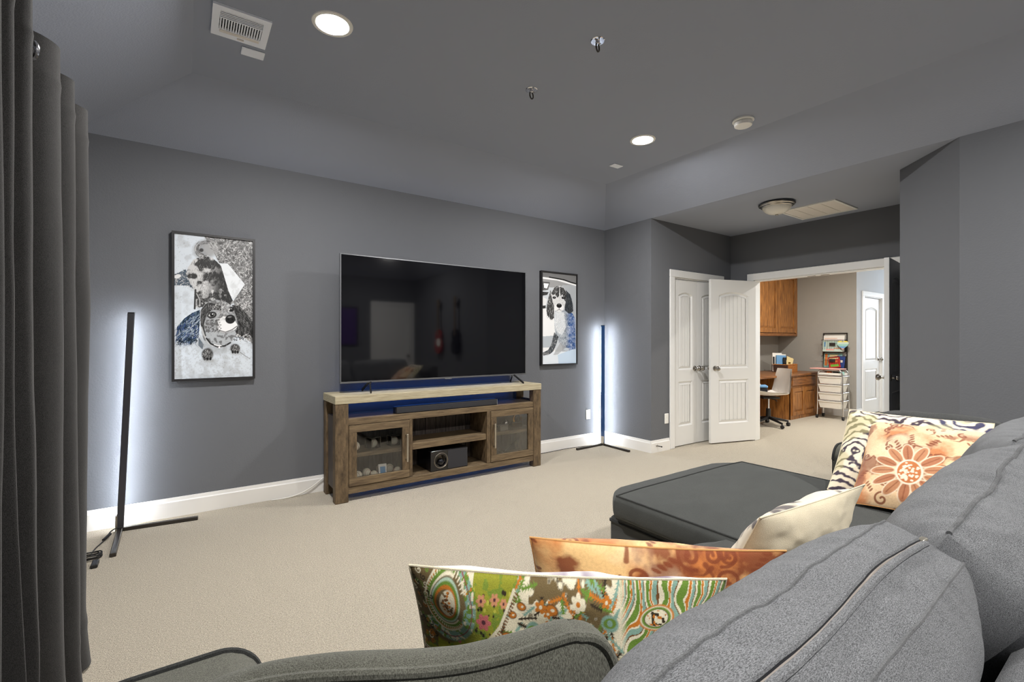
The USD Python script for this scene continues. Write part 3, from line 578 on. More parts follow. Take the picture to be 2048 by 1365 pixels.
t = thing('gold_trophy', 'gold horseshoe shaped award at the right of the cabinet shelf', 'award', (2.755, 3.87, R1))
a = np.linspace(-.6, math.pi + .6, 30); obj('arch', tube(np.stack([.048 * np.cos(a), 0 * a, .085 + .05 * np.sin(a)], 1), .012, 10), 'gold', t); obj('base', bx(-.05, .05, -.02, .02, 0, .045, .003), 'gold', t); obj('gem', moved(trimesh.creation.icosphere(1, .024), at=(0, -.005, .085)), 'clear_solid', t, False)
t = thing('glass_award', 'clear wedge shaped award on the right cabinet floor', 'award', (2.66, 3.86, Lo), .1)
obj('wedge', prism(Polygon([(-.11, .02), (.1, .02), (.1, .15)]), -.008, .008, 'y'), 'clear_solid', t, False); obj('base', bx(-.12, .11, -.03, .03, 0, .02, .003), 'silver_dish', t)
for x, lb in ((2.47, 'small drinking glass at the left of the right cabinet floor'), (2.57, 'small drinking glass beside the clear wedge award')):
    t = thing('shot_glass', lb, 'glass', (x, 3.80, Lo)); obj('cup', lathe([(0, 0), (.02, 0), (.026, .06), (.024, .06), (.019, .01), (0, .01)], 24), 'clear_solid', t, 40)
# ================================================================ STUDY
def raised_door(parent, name, x0, x1, z0, z1, yf, mat='alder_z', fw=.06):
    """cabinet door facing -y with a raised centre panel"""
    d = obj(name, prism(sbox(x0, z0, x1, z1).difference(sbox(x0 + fw, z0 + fw, x1 - fw, z1 - fw)), yf, yf + .02, 'y'), mat, parent, False)
    a, b = np.array([[x0 + fw, z0 + fw], [x1 - fw, z0 + fw], [x1 - fw, z1 - fw], [x0 + fw, z1 - fw]]), None
    c = a.mean(0); b = a + np.sign(c - a) * .035
    lo = np.stack([a[:, 0], np.full(4, yf + .014), a[:, 1]], 1); hi = np.stack([b[:, 0], np.full(4, yf + .003), b[:, 1]], 1); bk = np.stack([a[:, 0], np.full(4, yf + .02), a[:, 1]], 1)
    obj('raised_panel', tri(m3.Manifold.hull_points(np.vstack([lo, hi, bk]))), mat, d, False)
    return d
t = thing('wall_cabinet', 'knotty alder wall cabinet with raised panel doors in the study', 'cabinet')
UY0, UZ0, UZ1 = 3.97, 1.335, 2.42
obj('body', bx(6.97, SXE - .002, UY0 + .02, SYN, UZ0 + .02, UZ1, .003), 'alder_z', t)
obj('bottom_rail', bx(6.97, SXE - .002, UY0, SYN - .002, UZ0, UZ0 + .045, .004), 'alder_x', t)
obj('stile', bx(8.925, SXE - .002, UY0, UY0 + .02, UZ0 + .045, UZ1, .002), 'alder_z', t)
for x0, x1 in ((6.98, 7.61), (7.615, 8.255), (8.262, 8.915)): raised_door(t, 'door', x0, x1, UZ0 + .06, UZ1 - .01, UY0 - .002, fw=.075)
# desk
t = thing('desk', 'built-in knotty alder desk with a drawer over two doors', 'desk')
DY = 3.57
obj('desktop', bx(6.2, SXE - .018, DY - .03, SYN - .002, .69, .722, .006), 'alder_x', t)
obj('side_panel', bx(7.84, 7.862, DY + .004, SYN - .02, 0, .69, .002), 'alder_z', t)
obj('end_panel', bx(6.2, 6.23, DY, SYN - .02, 0, .69, .002), 'alder_z', t)
obj('modesty_panel', bx(6.23, 7.84, SYN - .06, SYN - .04, .05, .69), 'alder_z', t)
obj('carcass', bx(7.862, SXE - .018, DY + .02, SYN - .02, .0, .69), 'alder_z', t)
obj('face_frame', prism(sbox(7.84, 0, SXE - .018, .69).difference(sbox(7.90, .525, 8.66, .66)).difference(sbox(7.90, .07, 8.66, .49)), DY, DY + .0201, 'y'), 'alder_z', t, False)
obj('drawer', bx(7.875, 8.685, DY - .018, DY, .53, .668, .008), 'alder_x', t)
raised_door(t, 'door', 7.872, 8.274, .065, .50, DY - .019); raised_door(t, 'door', 8.284, 8.686, .065, .50, DY - .019)
# basket and what it holds
BX, BY, BZ = 8.42, 3.93, .722
t = thing('wicker_basket', 'brown woven basket on the desk corner under the wall cabinet', 'basket', (BX, BY, BZ))
for (x0, x1, y0, y1) in ((-.17, .17, -.13, -.118), (-.17, .17, .118, .13), (.158, .17, -.13, .13)): obj('woven_side', bx(x0, x1, y0, y1, 0, .125, .004), 'wicker', t)
obj('woven_side', bx(-.18, -.158, -.13, .13, 0, .125, .004), 'basket_dark', t, label='dark leather end')
obj('base', bx(-.17, .17, -.13, .13, 0, .006), 'wicker', t)
ring = [(-.17, -.125, .127), (.165, -.125, .127), (.165, .125, .127), (-.17, .125, .127)]
obj('rim', cat_([tube([ring[k], ring[(k + 1) % 4]], .009, 8) for k in range(4)]), 'wicker', t)
def sheet(name, cat, label, c, w, h, th, rx, ry, mat, rz=0.0, parts=()):
    """upright booklet or card: local x width, z height, thin in y; rx leans it back, ry rolls it"""
    t = thing(name, label, cat, c, rz)
    def pose(m):
        v = m.vertices.copy(); a, b = ry, rx
        v = np.stack([v[:, 0] * math.cos(a) + v[:, 2] * math.sin(a), v[:, 1], -v[:, 0] * math.sin(a) + v[:, 2] * math.cos(a)], 1)
        v = np.stack([v[:, 0], v[:, 1] * math.cos(b) + v[:, 2] * math.sin(b), -v[:, 1] * math.sin(b) + v[:, 2] * math.cos(b)], 1)
        return trimesh.Trimesh(v, m.faces, process=False)
    obj('sheet', pose(bx(-w / 2, w / 2, -th / 2, th / 2, 0, h, .001)), mat, t)
    for nm, x0, x1, z0, z1, mt in parts: obj(nm, pose(bx(x0, x1, -th / 2 - .0012, -th / 2 + .0005, z0, z1)), mt, t)
    return t
BB = BZ + .008
sheet('magazine', 'magazine', 'white magazine standing at the left in the desk basket', (BX - .11, BY + .07, BB), .17, .315, .012, .06, .02, 'paper_white', -.5, [('strip', -.08, -.05, .02, .25, 'paper_black')])
sheet('folder', 'folder', 'blue folder standing in the desk basket', (BX - .08, BY + .02, BB), .18, .275, .014, .05, .03, 'paper_blue', -.45)
sheet('folder', 'folder', 'white folder in the middle of the desk basket', (BX - .02, BY + .05, BB), .2, .295, .012, .05, .05, 'paper_white', -.3)
sheet('booklet', 'booklet', 'black and white booklet in front in the desk basket', (BX - .03, BY - .03, BB), .09, .24, .012, .04, 0, 'paper_black', -.35, [('picture', .01, .04, .12, .19, 'paper_white')])
sheet('envelope', 'envelope', 'cream envelope sticking out of the right of the desk basket', (BX + .04, BY - .02, BB), .15, .25, .006, .04, .35, 'paper_cream', -.3)
sheet('envelope', 'envelope', 'yellow envelope beside the black booklet in the basket', (BX + .02, BY - .06, BB), .13, .235, .006, .02, .1, 'paper_cream', -.3, [('mark', -.03, .02, .13, .16, 'gold')])
# office chair, faces away to the left
CHX, CHY = 7.06, 3.525
t = thing('office_chair', 'white shell swivel chair on a black wheeled base at the desk', 'office chair', (CHX, CHY, 0), math.atan2(.57, -.82))     # local +x is the way it faces
def shell(th0):
    us = np.linspace(0, 1, 26); vs = np.linspace(-1, 1, 19); P = []
    for u in us:
        if u < .5: s = u / .5; x, z = .25 - s * .42, .475 - .03 * math.sin(s * 2.6); hw = .19 + .035 * s
        else: s = (u - .5) / .5; x, z = -.17 - .115 * s ** .8 - .01, .452 + .39 * s ** 1.25; hw = .225 - .045 * s ** 2
        for vv in vs: 
            lip = .055 * abs(vv) ** 2.5
            P.append((x + (lip * min(1, 2 * max(u - .4, 0))), hw * vv, z + lip * max(0, 1 - 1.6 * max(u - .3, 0))))
    return np.array(P), grid_faces(26, 19)
P, f = shell(0); nrm = meshkit.arrays((P, f), True)[2]
obj('seat_shell', (np.vstack([P, P - nrm * .012]), np.vstack([f, f[:, ::-1] + len(P)])), 'chair_shell', t, True, label='off-white moulded seat and back')
obj('seat_plate', bx(-.12, .12, -.09, .09, .405, .43, .004), 'black_plastic', t)
obj('gas_column', lathe([(.026, .1), (.026, .24), (.024, .25), (.016, .25), (.016, .41), (0, .41)], 20), 'chrome', t)
obj('column_cover', lathe([(.031, .095), (.031, .25), (.028, .255), (0, .255)], 20), 'black_plastic', t)
obj('lever', tube([(0, .05, .41), (-.01, .17, .40), (-.015, .2, .385)], .006, 8), 'black_plastic', t)
for k in range(5):
    a = k * 2 * math.pi / 5 + .5; c, s = math.cos(a), math.sin(a)
    b = obj('base_arm', cat_([tube([(.02 * c, .02 * s, .12), (.16 * c, .16 * s, .095), (.27 * c, .27 * s, .072)], [.022, .018, .014], 10), tube([(.27 * c, .27 * s, .085), (.27 * c, .27 * s, .04)], .008, 8)]), 'black_plastic', t)
    w = lathe([(0, -.022), (.024, -.02), (.027, -.01), (.027, .01), (.024, .02), (0, .022)], 18, (0, 0, 0), 'y')
    obj('caster', spun(w, math.degrees(a) + 40, (.275 * c, .275 * s, .028)), 'black_plastic', b)
# bag on the seat
t = thing('lunch_box', 'grey and blue soft box on the seat of the office chair', 'box', (CHX - .13, CHY + .06, .478), .6)
obj('body', rbox(-.11, .11, -.09, .09, 0, .10, .02), 'speaker_cloth', t); obj('lid', rbox(-.115, .115, -.095, .095, .095, .125, .012), 'paper_blue', t); obj('handle', tube([(-.05, 0, .12), (-.04, 0, .14), (.04, 0, .14), (.05, 0, .12)], .006, 8), 'paper_white', t)
# rolling drawer cart
RX0, RX1, RY0, RY1 = 8.45, 8.68, 3.07, 3.44
t = thing('drawer_cart', 'chrome rolling cart with translucent white drawers', 'drawer cart')
R = .0095
for x in (RX0, RX1):
    arc = [(x, RY0, .05), (x, RY0 + .006, .35), (x, RY0 + .009, .62), (x, RY0 + .012, .71), (x, RY0 + .028, .765), (x, RY0 + .07, .785), (x, RY1 - .07, .785), (x, RY1 - .028, .765), (x, RY1 - .012, .71), (x, RY1 - .009, .62), (x, RY1 - .006, .35), (x, RY1, .05)]
    obj('side_frame', tube(smoothpath(arc[:6], 24), R, 10), 'chrome', t); obj('side_frame', tube(smoothpath(arc[6:], 24), R, 10), 'chrome', t); obj('top_bar', tube([arc[5], arc[6]], R, 10), 'chrome', t)
levels = [.155, .30, .43, .56, .69]
for z in levels[1:]:
    obj('drawer_rail', cat_([tube([(x, RY0 + .008, z), (x, RY1 - .008, z)], .0075, 8) for x in (RX0, RX1)] + [tube([(RX0, y, z), (RX1, y, z)], .006, 8) for y in (RY0 + .006, RY1 - .006)]), 'chrome', t)
obj('base_rail', cat_([tube([(RX0, y, .15), (RX1, y, .15)], .006, 8) for y in (RY0 + .003, RY1 - .003)]), 'chrome', t)
for z0, z1 in zip(levels[:-1], levels[1:]):
    top, bot = z1 - .012, z1 - .125
    pts = [(RX0 - .012, RY0 + .02, top), (RX0 - .012, RY1 - .02, top), (RX1, RY0 + .02, top), (RX1, RY1 - .02, top), (RX0 + .008, RY0 + .04, bot), (RX0 + .008, RY1 - .04, bot), (RX1 - .02, RY0 + .04, bot), (RX1 - .02, RY1 - .04, bot)]
    inn = [(x + (.004 if i in (0, 1, 4, 5) else -.004), y + (.004 if i % 2 == 0 else -.004), z + (.02 if i < 4 else .004)) for i, (x, y, z) in enumerate(pts)]
    obj('drawer', tri(m3.Manifold.hull_points(np.array(pts)) - m3.Manifold.hull_points(np.array(inn))), 'translucent_bin', t, False)
    obj('drawer_lip', bx(RX0 - .018, RX0 - .011, RY0 + .018, RY1 - .018, top - .014, top, .002), 'translucent_bin', t)
obj('top_tray', tri(m3.Manifold.hull_points(np.array([(x, y, z) for x in (RX0 + .012, RX1 - .01) for y in (RY0 + .02, RY1 - .02) for z in (.705, .74)])) - m3.Manifold.hull_points(np.array([(x, y, z) for x in (RX0 + .016, RX1 - .014) for y in (RY0 + .024, RY1 - .024) for z in (.709, .76)]))), 'translucent_bin', t, False)
for x in (RX0, RX1):
    for y in (RY0, RY1):
        w = lathe([(0, -.016), (.022, -.014), (.025, 0), (.022, .014), (0, .016)], 16, (x, y, .0255), 'y'); obj('caster', cat_([w, bx(x - .012, x + .012, y - .02, y + .02, .038, .056, .003)]), 'black_plastic', t)
t = thing('craft_board', 'thin pink-white board lying on top of the drawer cart', 'board'); obj('board', bx(RX0 - .03, RX1 + .01, RY0 + .04, RY1 + .10, .796, .808, .003), 'paper_pink', t); 
for k, (y, mt, lb) in enumerate(((3.38, 'paper_white', 'white pack of cards in the top tray of the cart'), (3.30, 'paper_orange', 'small orange toy in the top tray of the cart'), (3.21, 'paper_black', 'black marker case in the top tray of the cart'), (3.13, 'paper_teal', 'teal box in the top tray of the cart'))):
    tt = thing('tray_item', lb, 'small box', (8.54, y, .709), .2 * k); obj('box', bx(-.05, .05, -.03, .03, 0, .045, .006), mt, tt); obj('lid', bx(-.051, .051, -.031, .031, .036, .05, .004), mt, tt)
# wall file organiser (east wall)
FX = SXE
t = thing('wall_organizer', 'black metal wall file holder with two tiers above the cart', 'file holder')
for y in (3.20, 3.545): obj('side_rail', bx(FX - .016, FX, y - .008, y + .008, .74, 1.385, .002), 'wire_black', t)
obj('top_rail', bx(FX - .016, FX, 3.20, 3.545, 1.37, 1.386, .002), 'wire_black', t)
for z0 in (.80, 1.07):
    obj('tier_back', bx(FX - .008, FX - .004, 3.21, 3.54, z0, z0 + .2), 'wire_black', t)
    fx = FX - .105
    hb = cat_([tube([(FX - .012, 3.20, z0 + .20), (fx, 3.20, z0 + .195), (fx, 3.545, z0 + .195), (FX - .012, 3.545, z0 + .2)], .004, 6), tube([(FX - .012, 3.22, z0), (fx + .02, 3.22, z0), (fx + .02, 3.525, z0), (FX - .012, 3.525, z0)], .004, 6)])
    obj('tier_wire', hb, 'wire_black', t)
    obj('tier_floor', bx(fx + .02, FX - .006, 3.225, 3.52, z0 - .002, z0 + .001), 'wire_black', t)
    obj('wire_mesh', cat_([tube([(fx + .02, 3.22 + k * .0255, z0), (fx, 3.21 + k * .0268, z0 + .195)], .0018, 5) for k in range(13)]), 'wire_black', t, kind='stuff')
    obj('label_holder', bx(fx - .003, fx + .004, 3.335, 3.425, z0 + .10, z0 + .15, .002), 'wire_black', t)
def east_sheet(name, cat, label, y, z, w, h, d, roll, mat, parts=(), lean=.10):
    return sheet(name, cat, label, (FX - d, y, z), w, h, .008, lean, roll, mat, math.radians(-90), parts)
# local x -> world -y ; local y -> +x (leaning back to the wall)
east_sheet('paper_stack', 'papers', 'pale printed papers in the upper tier of the file holder', 3.385, 1.073, .31, .27, .045, .0, 'paper_white', [('print', -.14, .13, .19, .2, 'paper_pink'), ('print', -.14, .05, .22, .225, 'paper_orange')])
east_sheet('folder', 'folder', 'mint green folder in the front of the upper tier', 3.38, 1.073, .30, .19, .088, .0, 'paper_mint', [('blot', -.10, .02, .02, .045, 'paper_pink'), ('blot', .02, .13, .05, .06, 'paper_orange'), ('blot', -.13, -.11, .08, .16, 'paper_blue'), ('blot', .03, .12, .13, .15, 'paper_teal')], .06)
east_sheet('magazine', 'magazine', 'teal magazine at the back of the lower tier', 3.40, .803, .27, .24, .04, .0, 'paper_teal', [('print', -.12, -.08, .03, .23, 'paper_orange'), ('print', -.05, .08, .16, .22, 'paper_cream'), ('print', -.07, -.02, .05, .12, 'paper_yellow')])
east_sheet('book', 'book', 'navy blue book leaning at the right of the lower tier', 3.285, .803, .12, .20, .055, .06, 'paper_navy', [('print', -.03, .03, .09, .13, 'paper_white')])
east_sheet('book', 'book', 'red children\'s book tilted in front of the lower tier', 3.345, .803, .17, .185, .088, -.14, 'paper_red', [('print', -.06, .06, .02, .06, 'paper_green'), ('print', -.07, .07, .145, .165, 'paper_cream'), ('print', -.02, .05, .09, .12, 'paper_orange')], .06)
# small rainbow heart toy on the rail
t = thing('heart_toy', 'small rainbow striped heart shape hooked on the file holder', 'toy', (FX - .12, 3.22, 1.19))
a = np.linspace(0, 2 * np.pi, 41)[:-1]; heart = Polygon(np.stack([.0048 * 16 * np.sin(a) ** 3, .0048 * (13 * np.cos(a) - 5 * np.cos(2 * a) - 2 * np.cos(3 * a) - np.cos(4 * a))], 1)).buffer(.004)
for k, mt in enumerate(('paper_yellow', 'paper_mint', 'paper_teal', 'paper_blue', 'paper_pink')):
    z1 = .075 - k * .034; s = heart.intersection(sbox(-.2, z1 - .034, .2, z1))
    if not s.is_empty: obj('stripe', prism(s, -.012, .012, 'x'), mt, t, False)
# ================================================================ FLAT PRINTS painted per vertex
import shapely
class Paint:
    def __init__(s, U, V, base):
        s.U, s.V = U, V; s.C = np.tile(np.array(base, float), (len(U), 1))
    def put(s, a, col):
        a = np.clip(a, 0, 1)[:, None]; s.C = s.C * (1 - a) + np.asarray(col) * a
    def n(s, k, seed=0, ky=None): return meshkit.noise(np.stack([s.U * k, s.V * (ky or k), 0 * s.U + seed * 7.3], -1), seed)
    def f(s, k, seed=0, o=4, ky=None): return meshkit.fbm(np.stack([s.U * k, s.V * (ky or k), 0 * s.U + seed * 3.1], -1), o, seed)
    def ed(s, cx, cy, rx, ry, rot=0):
        a = math.radians(rot); dx, dy = s.U - cx, s.V - cy
        return np.hypot((dx * math.cos(a) + dy * math.sin(a)) / rx, (-dx * math.sin(a) + dy * math.cos(a)) / ry)
    def ell(s, cx, cy, rx, ry, col, rot=0, soft=.12, k=1.0):
        R = max(rx, ry) * (1.02 + soft); idx = np.nonzero((np.abs(s.U - cx) < R) & (np.abs(s.V - cy) < R))[0]
        if len(idx) == 0: return
        a = math.radians(rot); dx, dy = s.U[idx] - cx, s.V[idx] - cy
        d = np.hypot((dx * math.cos(a) + dy * math.sin(a)) / rx, (-dx * math.sin(a) + dy * math.cos(a)) / ry)
        w = np.clip(k * np.clip((1 + soft / 2 - d) / soft, 0, 1), 0, 1)[:, None]; s.C[idx] = s.C[idx] * (1 - w) + np.asarray(col) * w
    def ring(s, cx, cy, rx, ry, w, col, rot=0, a0=None, a1=None, k=1.0):
        d = np.abs(s.ed(cx, cy, rx, ry, rot) - 1) * min(rx, ry); m = k * np.clip((w - d) / (w * .5), 0, 1)
        if a0 is not None:
            an = np.degrees(np.arctan2(s.V - cy, s.U - cx)) % 360; m = m * (((an - a0) % 360) <= (a1 - a0) % 360)
        s.put(m, col)
    def inside(s, pts, grow=0):
        p = Polygon(pts).buffer(grow); return shapely.contains_xy(p, s.U, s.V).astype(float)
    def poly(s, pts, col, k=1.0): s.put(k * s.inside(pts), col)
    def line(s, pts, w, col, k=1.0, taper=False):
        pts = np.array(pts, float); R = w * 1.2
        idx = np.nonzero((s.U > pts[:, 0].min() - R) & (s.U < pts[:, 0].max() + R) & (s.V > pts[:, 1].min() - R) & (s.V < pts[:, 1].max() + R))[0]
        if len(idx) == 0: return
        P = np.stack([s.U[idx], s.V[idx]], 1); best = np.zeros(len(idx)); n = len(pts) - 1
        for i in range(n):
            a, b = pts[i], pts[i + 1]; ab = b - a; t = np.clip(((P - a) @ ab) / (ab @ ab + 1e-9), 0, 1); d = np.linalg.norm(P - a - t[:, None] * ab, axis=1)
            ww = w * (1 - (i + t) / n * .85) if taper else w
            best = np.maximum(best, np.clip((ww - d) / (w * .4), 0, 1))
        m = np.clip(best * k, 0, 1)[:, None]; s.C[idx] = s.C[idx] * (1 - m) + np.asarray(col) * m
    def scroll(s, cx, cy, r, turns, rot, w, col, k=1.0, flip=1):
        a = np.linspace(0, turns * 2 * np.pi, 34); rr = r * (.12 + .88 * a / a.max()); s.line(np.stack([cx + rr * np.cos(a * flip + rot), cy + rr * np.sin(a * flip + rot)], 1), w, col, k)
    def flower(s, cx, cy, r, col, mid, n=6, rot=0):
        for i in range(n):
            a = rot + i * 2 * np.pi / n; s.ell(cx + .6 * r * math.cos(a), cy + .6 * r * math.sin(a), .48 * r, .34 * r, col, math.degrees(a), .25)
        s.ell(cx, cy, .3 * r, .3 * r, mid, 0, .3)
INK, CREAM, OLIVE, BROWN = lin(58, 48, 34), lin(240, 230, 200), lin(118, 100, 66), lin(120, 78, 40)
TEAL, GREEN, LIME, ORNG, PINK, RED = lin(140, 176, 160), lin(112, 146, 58), lin(158, 160, 52), lin(206, 124, 44), lin(206, 112, 112), lin(176, 62, 60)
def paint_paisley(x, y):
    """x, y in print units of the photograph (1 unit = 1/1000): x 0..2940, y 0..2940 from the top edge"""
    p = Paint(x, y, CREAM); rng = np.random.default_rng(11)
    of = p.f(.0045, 3, 3) + .05 * np.sin(x * .06) * np.sin(y * .06); olive = np.clip((of - .575) * 60, 0, 1) * (x > 1150); p.put(np.clip(1 - np.abs(of - .575) * 90, 0, 1) * (x > 1150), INK); p.put(olive, OLIVE)
    # cream field with sprigs (middle)
    for k in range(230):
        cx, cy = rng.uniform(900, 1950), rng.uniform(0, 1500)
        c = [INK, GREEN, ORNG, TEAL][rng.integers(4)]; a = rng.uniform(0, 6.28); L = rng.uniform(35, 80); e = np.array([math.cos(a), math.sin(a)])
        p.line([(cx - e[0] * L, cy - e[1] * L), (cx, cy), (cx + e[0] * L, cy + e[1] * L)], 9, c)
        for q in np.linspace(-.8, .8, 5):
            b = np.array([cx, cy]) + e * L * q
            for sg in (-1, 1): p.line([b, b + 34 * np.array([math.cos(a + sg * .9), math.sin(a + sg * .9)])], 9, c, taper=True)
    for (cx, cy, r) in ((1365, 185, 62), (1090, 175, 45), (960, 410, 50), (840, 470, 40), (1085, 560, 55), (1200, 330, 30), (1250, 350, 30), (1320, 350, 30), (1480, 270, 30), (1010, 240, 40)): p.ell(cx, cy, r, r * .75, BROWN, 20, .2); p.ell(cx, cy, r * .8, r * .55, ORNG, 20, .25); p.ell(cx + 8, cy, r * .3, r * .2, CREAM, 0, .3)
    # olive garden to the right with cream flowers and teal swirls
    for k in range(60):
        cx, cy = rng.uniform(1180, 2250), rng.uniform(120, 1500)
        if k % 3 == 0: p.flower(cx, cy, rng.uniform(55, 85), CREAM, ORNG, 6, rng.uniform(0, 1))
        elif k % 3 == 1:
            for q in (1, .68, .36): p.ell(cx, cy, 85 * q, 65 * q, TEAL if q != .68 else GREEN, rng.uniform(0, 90), .2)
        else: p.flower(cx, cy, rng.uniform(35, 55), ORNG, CREAM, 5)
    # wavy green stripes with orange outlines at the right
    ph = x * .0085 + 2.2 * p.f(.0022, 8, 3) * 2 + y * .0035; st = (ph % 1.0); R = np.clip((x - 1980 + .25 * y * 0) / 60, 0, 1)
    for lo, hi, c in ((0, .30, GREEN), (.30, .36, CREAM), (.36, .50, ORNG), (.50, .56, CREAM), (.56, .78, TEAL), (.78, .84, BROWN), (.84, 1, CREAM)): p.put(R * ((st >= lo) & (st < hi)), c)
    for (cx, cy, rx, ry) in ((2554, 474, 170, 110), (2060, 900, 190, 120), (2600, 1200, 190, 130), (2250, 1500, 190, 120), (2300, 250, 120, 60)):
        for q, c in ((1.35, ORNG), (1.2, CREAM), (1.1, GREEN), (.92, INK), (.86, CREAM)): p.ell(cx, cy, rx * q, ry * q, c, -15, .08)
        d = p.ed(cx, cy, rx * .8, ry * .8, -15); p.put((d < 1) * ((p.n(.045, 5) > .52)), INK); p.put((d < 1) * ((p.n(.05, 6) > .68)), ORNG)
    p.flower(2040, 690, 90, RED, lin(120, 40, 40), 5); p.flower(2200, 660, 60, ORNG, CREAM, 6)
    # yellow-green crescent with pink flowers
    band = p.inside([(630, -20), (1060, -20), (900, 330), (700, 560), (500, 700), (250, 800), (60, 860), (60, 640), (330, 590), (520, 500), (630, 370)])
    p.put(band, LIME); p.put(band * (p.f(.02, 2, 3) > .56) * .7, GREEN)
    for k in range(240):
        cx, cy = rng.uniform(0, 1020), rng.uniform(80, 860); r = rng.uniform(7, 15); d = p.ed(cx, cy, r, r * 1.3)
        p.put(band * np.clip((1.1 - d) / .3, 0, 1), INK if k % 4 else lin(200, 196, 80))
    for (cx, cy, r) in ((745, 310, 66), (465, 545, 66), (840, 140, 42), (715, 150, 44), (925, 165, 34)): p.flower(cx, cy, r, PINK if r > 50 else lin(214, 150, 110), lin(90, 50, 60), 6)
    ln = [(1015, 75), (900, 330), (700, 560), (500, 700), (250, 800), (40, 860)]
    p.line(ln, 16, CREAM)
    for q in np.linspace(0, 1, 60):
        b = np.array([np.interp(q * 5, range(6), [l[0] for l in ln]), np.interp(q * 5, range(6), [l[1] for l in ln])]); p.line([b, b + (24, 16)], 8, CREAM); p.line([b + (14, 12), b + (36, 26)], 7, BROWN)
    lower = (y > 760 + .0 * x) * (x < 620) * (1 - p.inside(ln + [(40, 0), (1015, 0)]))
    p.put(lower * 1.0, BROWN); p.put(lower * (p.f(.012, 9, 3) > .5), lin(96, 40, 36)); p.put(lower * (p.f(.016, 10, 3) > .6), CREAM); p.put(lower * (p.f(.014, 12, 3) > .62), TEAL)
    lt = p.inside([(-10, -10), (560, -10), (650, 90), (640, 370), (525, 505), (335, 595), (60, 650), (-10, 650)]); p.put(lt, TEAL); p.put(lt * (p.f(.028, 21, 3) > .56), GREEN); p.put(lt * (p.f(.03, 22, 3) > .6), CREAM); p.put(lt * (p.f(.026, 23, 3) > .64), ORNG)
    # left paisley eye: olive ground, teal outer band, coloured rings, cream drop
    ground = np.clip((1.05 - p.ed(290, 300, 290, 370, 0)) / .06, 0, 1)
    p.put(np.maximum(ground, ((x < 240) & (y < 760))), OLIVE)
    teal = np.clip((1 - np.abs(p.ed(330, 270, 300, 330, 15) - .93) / .22) * 4, 0, 1) * ((y > 300 - .6 * (x - 450)) & (x > 40)); p.put(teal, TEAL); p.put(teal * (p.f(.028, 21, 3) > .56), GREEN); p.put(teal * (p.f(.03, 22, 3) > .62), CREAM)
    p.ring(330, 270, 300, 330, 5, lin(150, 60, 70), 15, 290, 120)
    for q, c, w in ((1.55, CREAM, 10), (1.42, ORNG, 14), (1.30, GREEN, 24), (1.16, CREAM, 9), (1.0, lin(190, 214, 190), 12), (.88, GREEN, 16), (.76, ORNG, 14)): p.ring(365, 235, 140 * q, 195 * q, w, c, 12, 40 if q > 1.1 else 0, 290 if q > 1.1 else 359)
    p.ell(385, 235, 82, 130, CREAM, 12, .1)
    for k in range(36):
        a, r = rng.uniform(0, 6.28), math.sqrt(rng.uniform(0, 1)); p.ell(385 + 66 * r * math.cos(a), 235 + 110 * r * math.sin(a), 10, 14, [BROWN, ORNG, OLIVE][k % 3], rng.uniform(0, 180), .3)
    for q in np.linspace(40, 330, 44):
        a = math.radians(q); b = np.array([365 + 185 * math.cos(a), 235 + 250 * math.sin(a)]); p.line([b, b + (24 * math.cos(a), 24 * math.sin(a))], 7, CREAM)
    for k in range(70):
        cx, cy = rng.uniform(0, 220), rng.uniform(0, 900); p.scroll(cx, cy, rng.uniform(14, 34), 1.1, rng.uniform(0, 6), 6, [CREAM, INK, ORNG, GREEN][k % 4])
    p.put(.28 * (p.n(.35, 40) - .3), INK)
    return p.C
GOLD, RUST, DEEP = lin(238, 198, 136), lin(200, 112, 46), lin(128, 62, 32)
